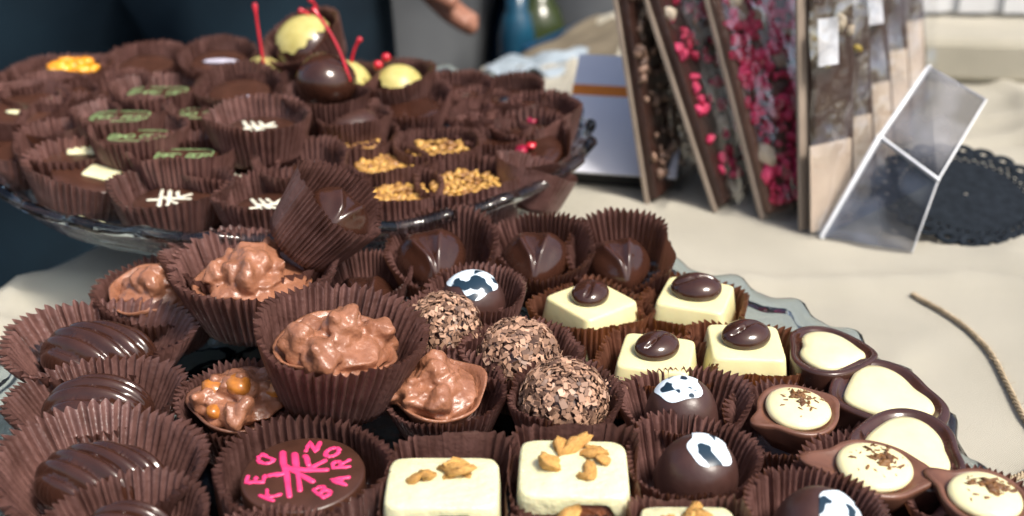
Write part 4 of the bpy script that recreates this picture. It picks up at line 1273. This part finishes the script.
def person(x, y, face, label, trouser_m, top_m, arm_bend):
    root = empty('person', Matrix.Translation(Vector((x, y, -76))) @ Matrix.Rotation(R(face), 4, 'Z'))
    # facing -y; heights in cm above the ground
    pel = (0, 0, 92)
    chains = [[(pel, (13, 10)), ((0, 0, 108), (12, 9)), ((0, .5, 125), (14.5, 10)), ((0, 1, 140), (15, 9)), ((0, 1, 149), (6, 5.5)), ((0, 0, 154), (5.2, 5.4)), ((0, -1.5, 160), (7, 8.5)), ((0, -1, 168), (7.6, 9.6)), ((0, 0, 174), (5.2, 6.5))]]
    for s in (-1, 1):
        chains.append([(pel, (13, 10)), ((s*9, 0, 84), 8.6), ((s*10, -1, 66), 7.6), ((s*10.5, -1, 47), 5.6), ((s*10.5, 1, 33), 5.2), ((s*10.5, 1, 9), 3.6), ((s*10.8, -6, 4), 3.6), ((s*11, -16, 2.5), 2.8)])
        el = (s*24, 2, 113)
        wr = arm_bend[0] if s < 0 else arm_bend[1]
        wr = Vector(wr)
        chains.append([((0, 1, 140), (15, 9)), ((s*17, 1, 140), 6), (el, 4.2), (tuple(wr), 2.6)])
        dirv = (wr-Vector(el)).normalized()
        side = Vector((0, -1, 0)) if abs(dirv.y) < .8 else Vector((1, 0, 0))
        side = (side-dirv*side.dot(dirv)).normalized()
        palm = wr+dirv*4.5
        chains.append([(tuple(wr), 2.6), (tuple(palm), (2.2, 3.6))])
        kn = palm+dirv*3.5
        for f, ln in enumerate((6.6, 7.6, 7.0, 5.4)):
            o_ = side*(2.7-f*1.8)
            cur = Vector((-s, 0, 0))
            k0 = kn+o_
            chains.append([(tuple(palm), (2.2, 3.6)), (tuple(k0), .95), (tuple(k0+dirv*ln*.45+cur*.5), .85), (tuple(k0+dirv*ln*.8+cur*1.6), .75), (tuple(k0+dirv*ln*.95+cur*2.6), .6)])
        th = wr+dirv*1.8+side*2.2
        chains.append([(tuple(wr), 2.6), (tuple(th+side*1.2), 1.2), (tuple(th+dirv*3+side*2.4), .95), (tuple(th+dirv*5.4+side*2.3), .75)])
    skinned('body', chains, SKIN, root)
    leg = [[(pel, (15, 12)), ((0, 0, 104), (14.5, 11))]]
    for s in (-1, 1):
        leg.append([(pel, (15, 12)), ((s*9, 0, 84), 10.4), ((s*10, -1, 66), 9.4), ((s*10.5, -1, 47), 7.6), ((s*10.5, 1, 30), 7.0), ((s*10.5, 1, 7), 6.2)])
    skinned('trousers', leg, trouser_m, root)
    top = [[((0, 0, 96), (15.5, 12.5)), ((0, 0, 108), (14.5, 11.5)), ((0, .5, 125), (16.5, 12)), ((0, 1, 140), (17, 11)), ((0, 1, 147), (8, 7.5))]]
    for s in (-1, 1):
        wr = Vector(arm_bend[0] if s < 0 else arm_bend[1]); el = Vector((s*24, 2, 113))
        top.append([((0, 1, 140), (17, 11)), ((s*17, 1, 140), 8), (tuple(el), 6), (tuple(el.lerp(wr, 1.16)), 4.4)])
    skinned('jacket', top, top_m, root)
    hd = []
    for j in range(1, 9):
        ph = PI*.62*j/8
        hd.append([(8.6*math.sin(ph)*math.cos(t), .8+10.4*math.sin(ph)*math.sin(t), 168+10*math.cos(ph)+(1.8 if math.sin(t) < -.3 else 0)) for t in ang(24)])
    mk('hair', *loft(hd, True, False), HAIR, root)
    for s in (-1, 1):
        mk('shoe', *xform(blob(1, 2, rough=.05, n=14, m=9), TRS((s*10.8, -6, 4), (0, 0, 0), (4.8, 13, 4.4))), HAIR, root)
        mk('ear', *xform(blob(1, 2, rough=.05), TRS((s*8.2, 0, 165), (0, 0, 0), (.9, 1.8, 3))), SKIN, root)
        mk('eye', *xform(blob(1, 2, rough=.0), TRS((s*3.1, -8.6, 165.5), (0, 0, 0), (1.3, 1.0, .8))), GLARE_EYE_W, root)
    mk('nose', *xform(blob(1, 2, rough=.05), TRS((0, -10.6, 162), (0, 0, 0), (1.4, 1.9, 2.6))), SKIN, root)
    mk('mouth', *xform(blob(1, 2, rough=.05), TRS((0, -9.8, 157.5), (0, 0, 0), (2.4, .8, .7))), mat('lips', (.36, .12, .10), rough=.5), root)
    return tag(root, label, 'person')
NAVY = mat('navy_cloth', (.010, .026, .040), (.004, .010, .017), rough=.9, scale=.1, spec=.2)
BLK = mat('black_wear', (.006, .007, .009), (.003, .003, .004), rough=.9, scale=.1, spec=.2)
GREY = mat('grey_cloth', (.14, .15, .16), (.08, .085, .095), rough=.9, scale=.08, spec=.2)
person(-27, 86, 0, 'person in dark trousers behind the left of the table', NAVY, BLK, ((-14, -10, 100), (12, -12, 100)))
person(-1, 110, 0, 'person in grey trousers and dark sleeve, one bare hand hanging down', GREY, BLK, ((-10, -21, 88.2), (30, 0, 90)))
o = mk('backdrop', *box(-260, 260, 300, 302, -75.9, 140), mat('stall_curtain', (.010, .012, .016), (.020, .024, .028), rough=.9, scale=.02), smooth=False)
tag(o, 'dark stall curtain far behind the people', 'curtain')
o = mk('wooden_box', *box(-10, 10, -5, 5, 0, 70), mat('olive_board', (.075, .066, .045), (.055, .048, .033), rough=.8, scale=.1), M=Matrix.Translation(Vector((-42, 135, -75.9))), smooth=False)
tag(bev(o, .5), 'olive brown crate on the ground between the dark trouser legs', 'crate')

# ================================================================== LIGHT
w = bpy.data.worlds.new('World')
sc.world = w
w.use_nodes = True
nt = w.node_tree
sky = nt.nodes.new('ShaderNodeTexSky')
sky.sky_type = 'NISHITA'
sky.sun_disc = False
SUN_EL, SUN_AZ = R(54), R(134)          # azimuth clockwise from +y: behind the plates, to the right
sky.sun_elevation = SUN_EL
sky.sun_rotation = SUN_AZ
sky.air_density = 1.0; sky.dust_density = 4.0; sky.ozone_density = .2
bg = nt.nodes['Background']
bg.inputs['Strength'].default_value = .18
nt.links.new(sky.outputs['Color'], bg.inputs['Color'])
sd = bpy.data.lights.new('sun', 'SUN')
sd.energy = 5.0
sd.angle = R(17)
sd.color = (1, .94, .855)
so = bpy.data.objects.new('sun', sd)
C.objects.link(so)
sdir = Vector((math.sin(SUN_AZ)*math.cos(SUN_EL), math.cos(SUN_AZ)*math.cos(SUN_EL), math.sin(SUN_EL)))
so.rotation_euler = (-sdir).to_track_quat('-Z', 'Y').to_euler()
so.location = sdir*200

for o in bpy.data.objects:
    if o.name.split('.')[0] in ('cocoa_crumbs', 'chopped_nuts', 'flake_coating', 'berry_pieces', 'nut_pieces', 'white_pieces', 'green_pieces', 'pink_pieces', 'candied_peel'):
        o['kind'] = 'stuff'
sc.view_settings.view_transform = 'Standard'
sc.view_settings.look = 'None'
sc.view_settings.exposure = 0
sc.view_settings.gamma = 1
sc.cycles.use_denoising = True
sc.cycles.max_bounces = 10
sc.cycles.transparent_max_bounces = 16
sc.cycles.sample_clamp_indirect = 8
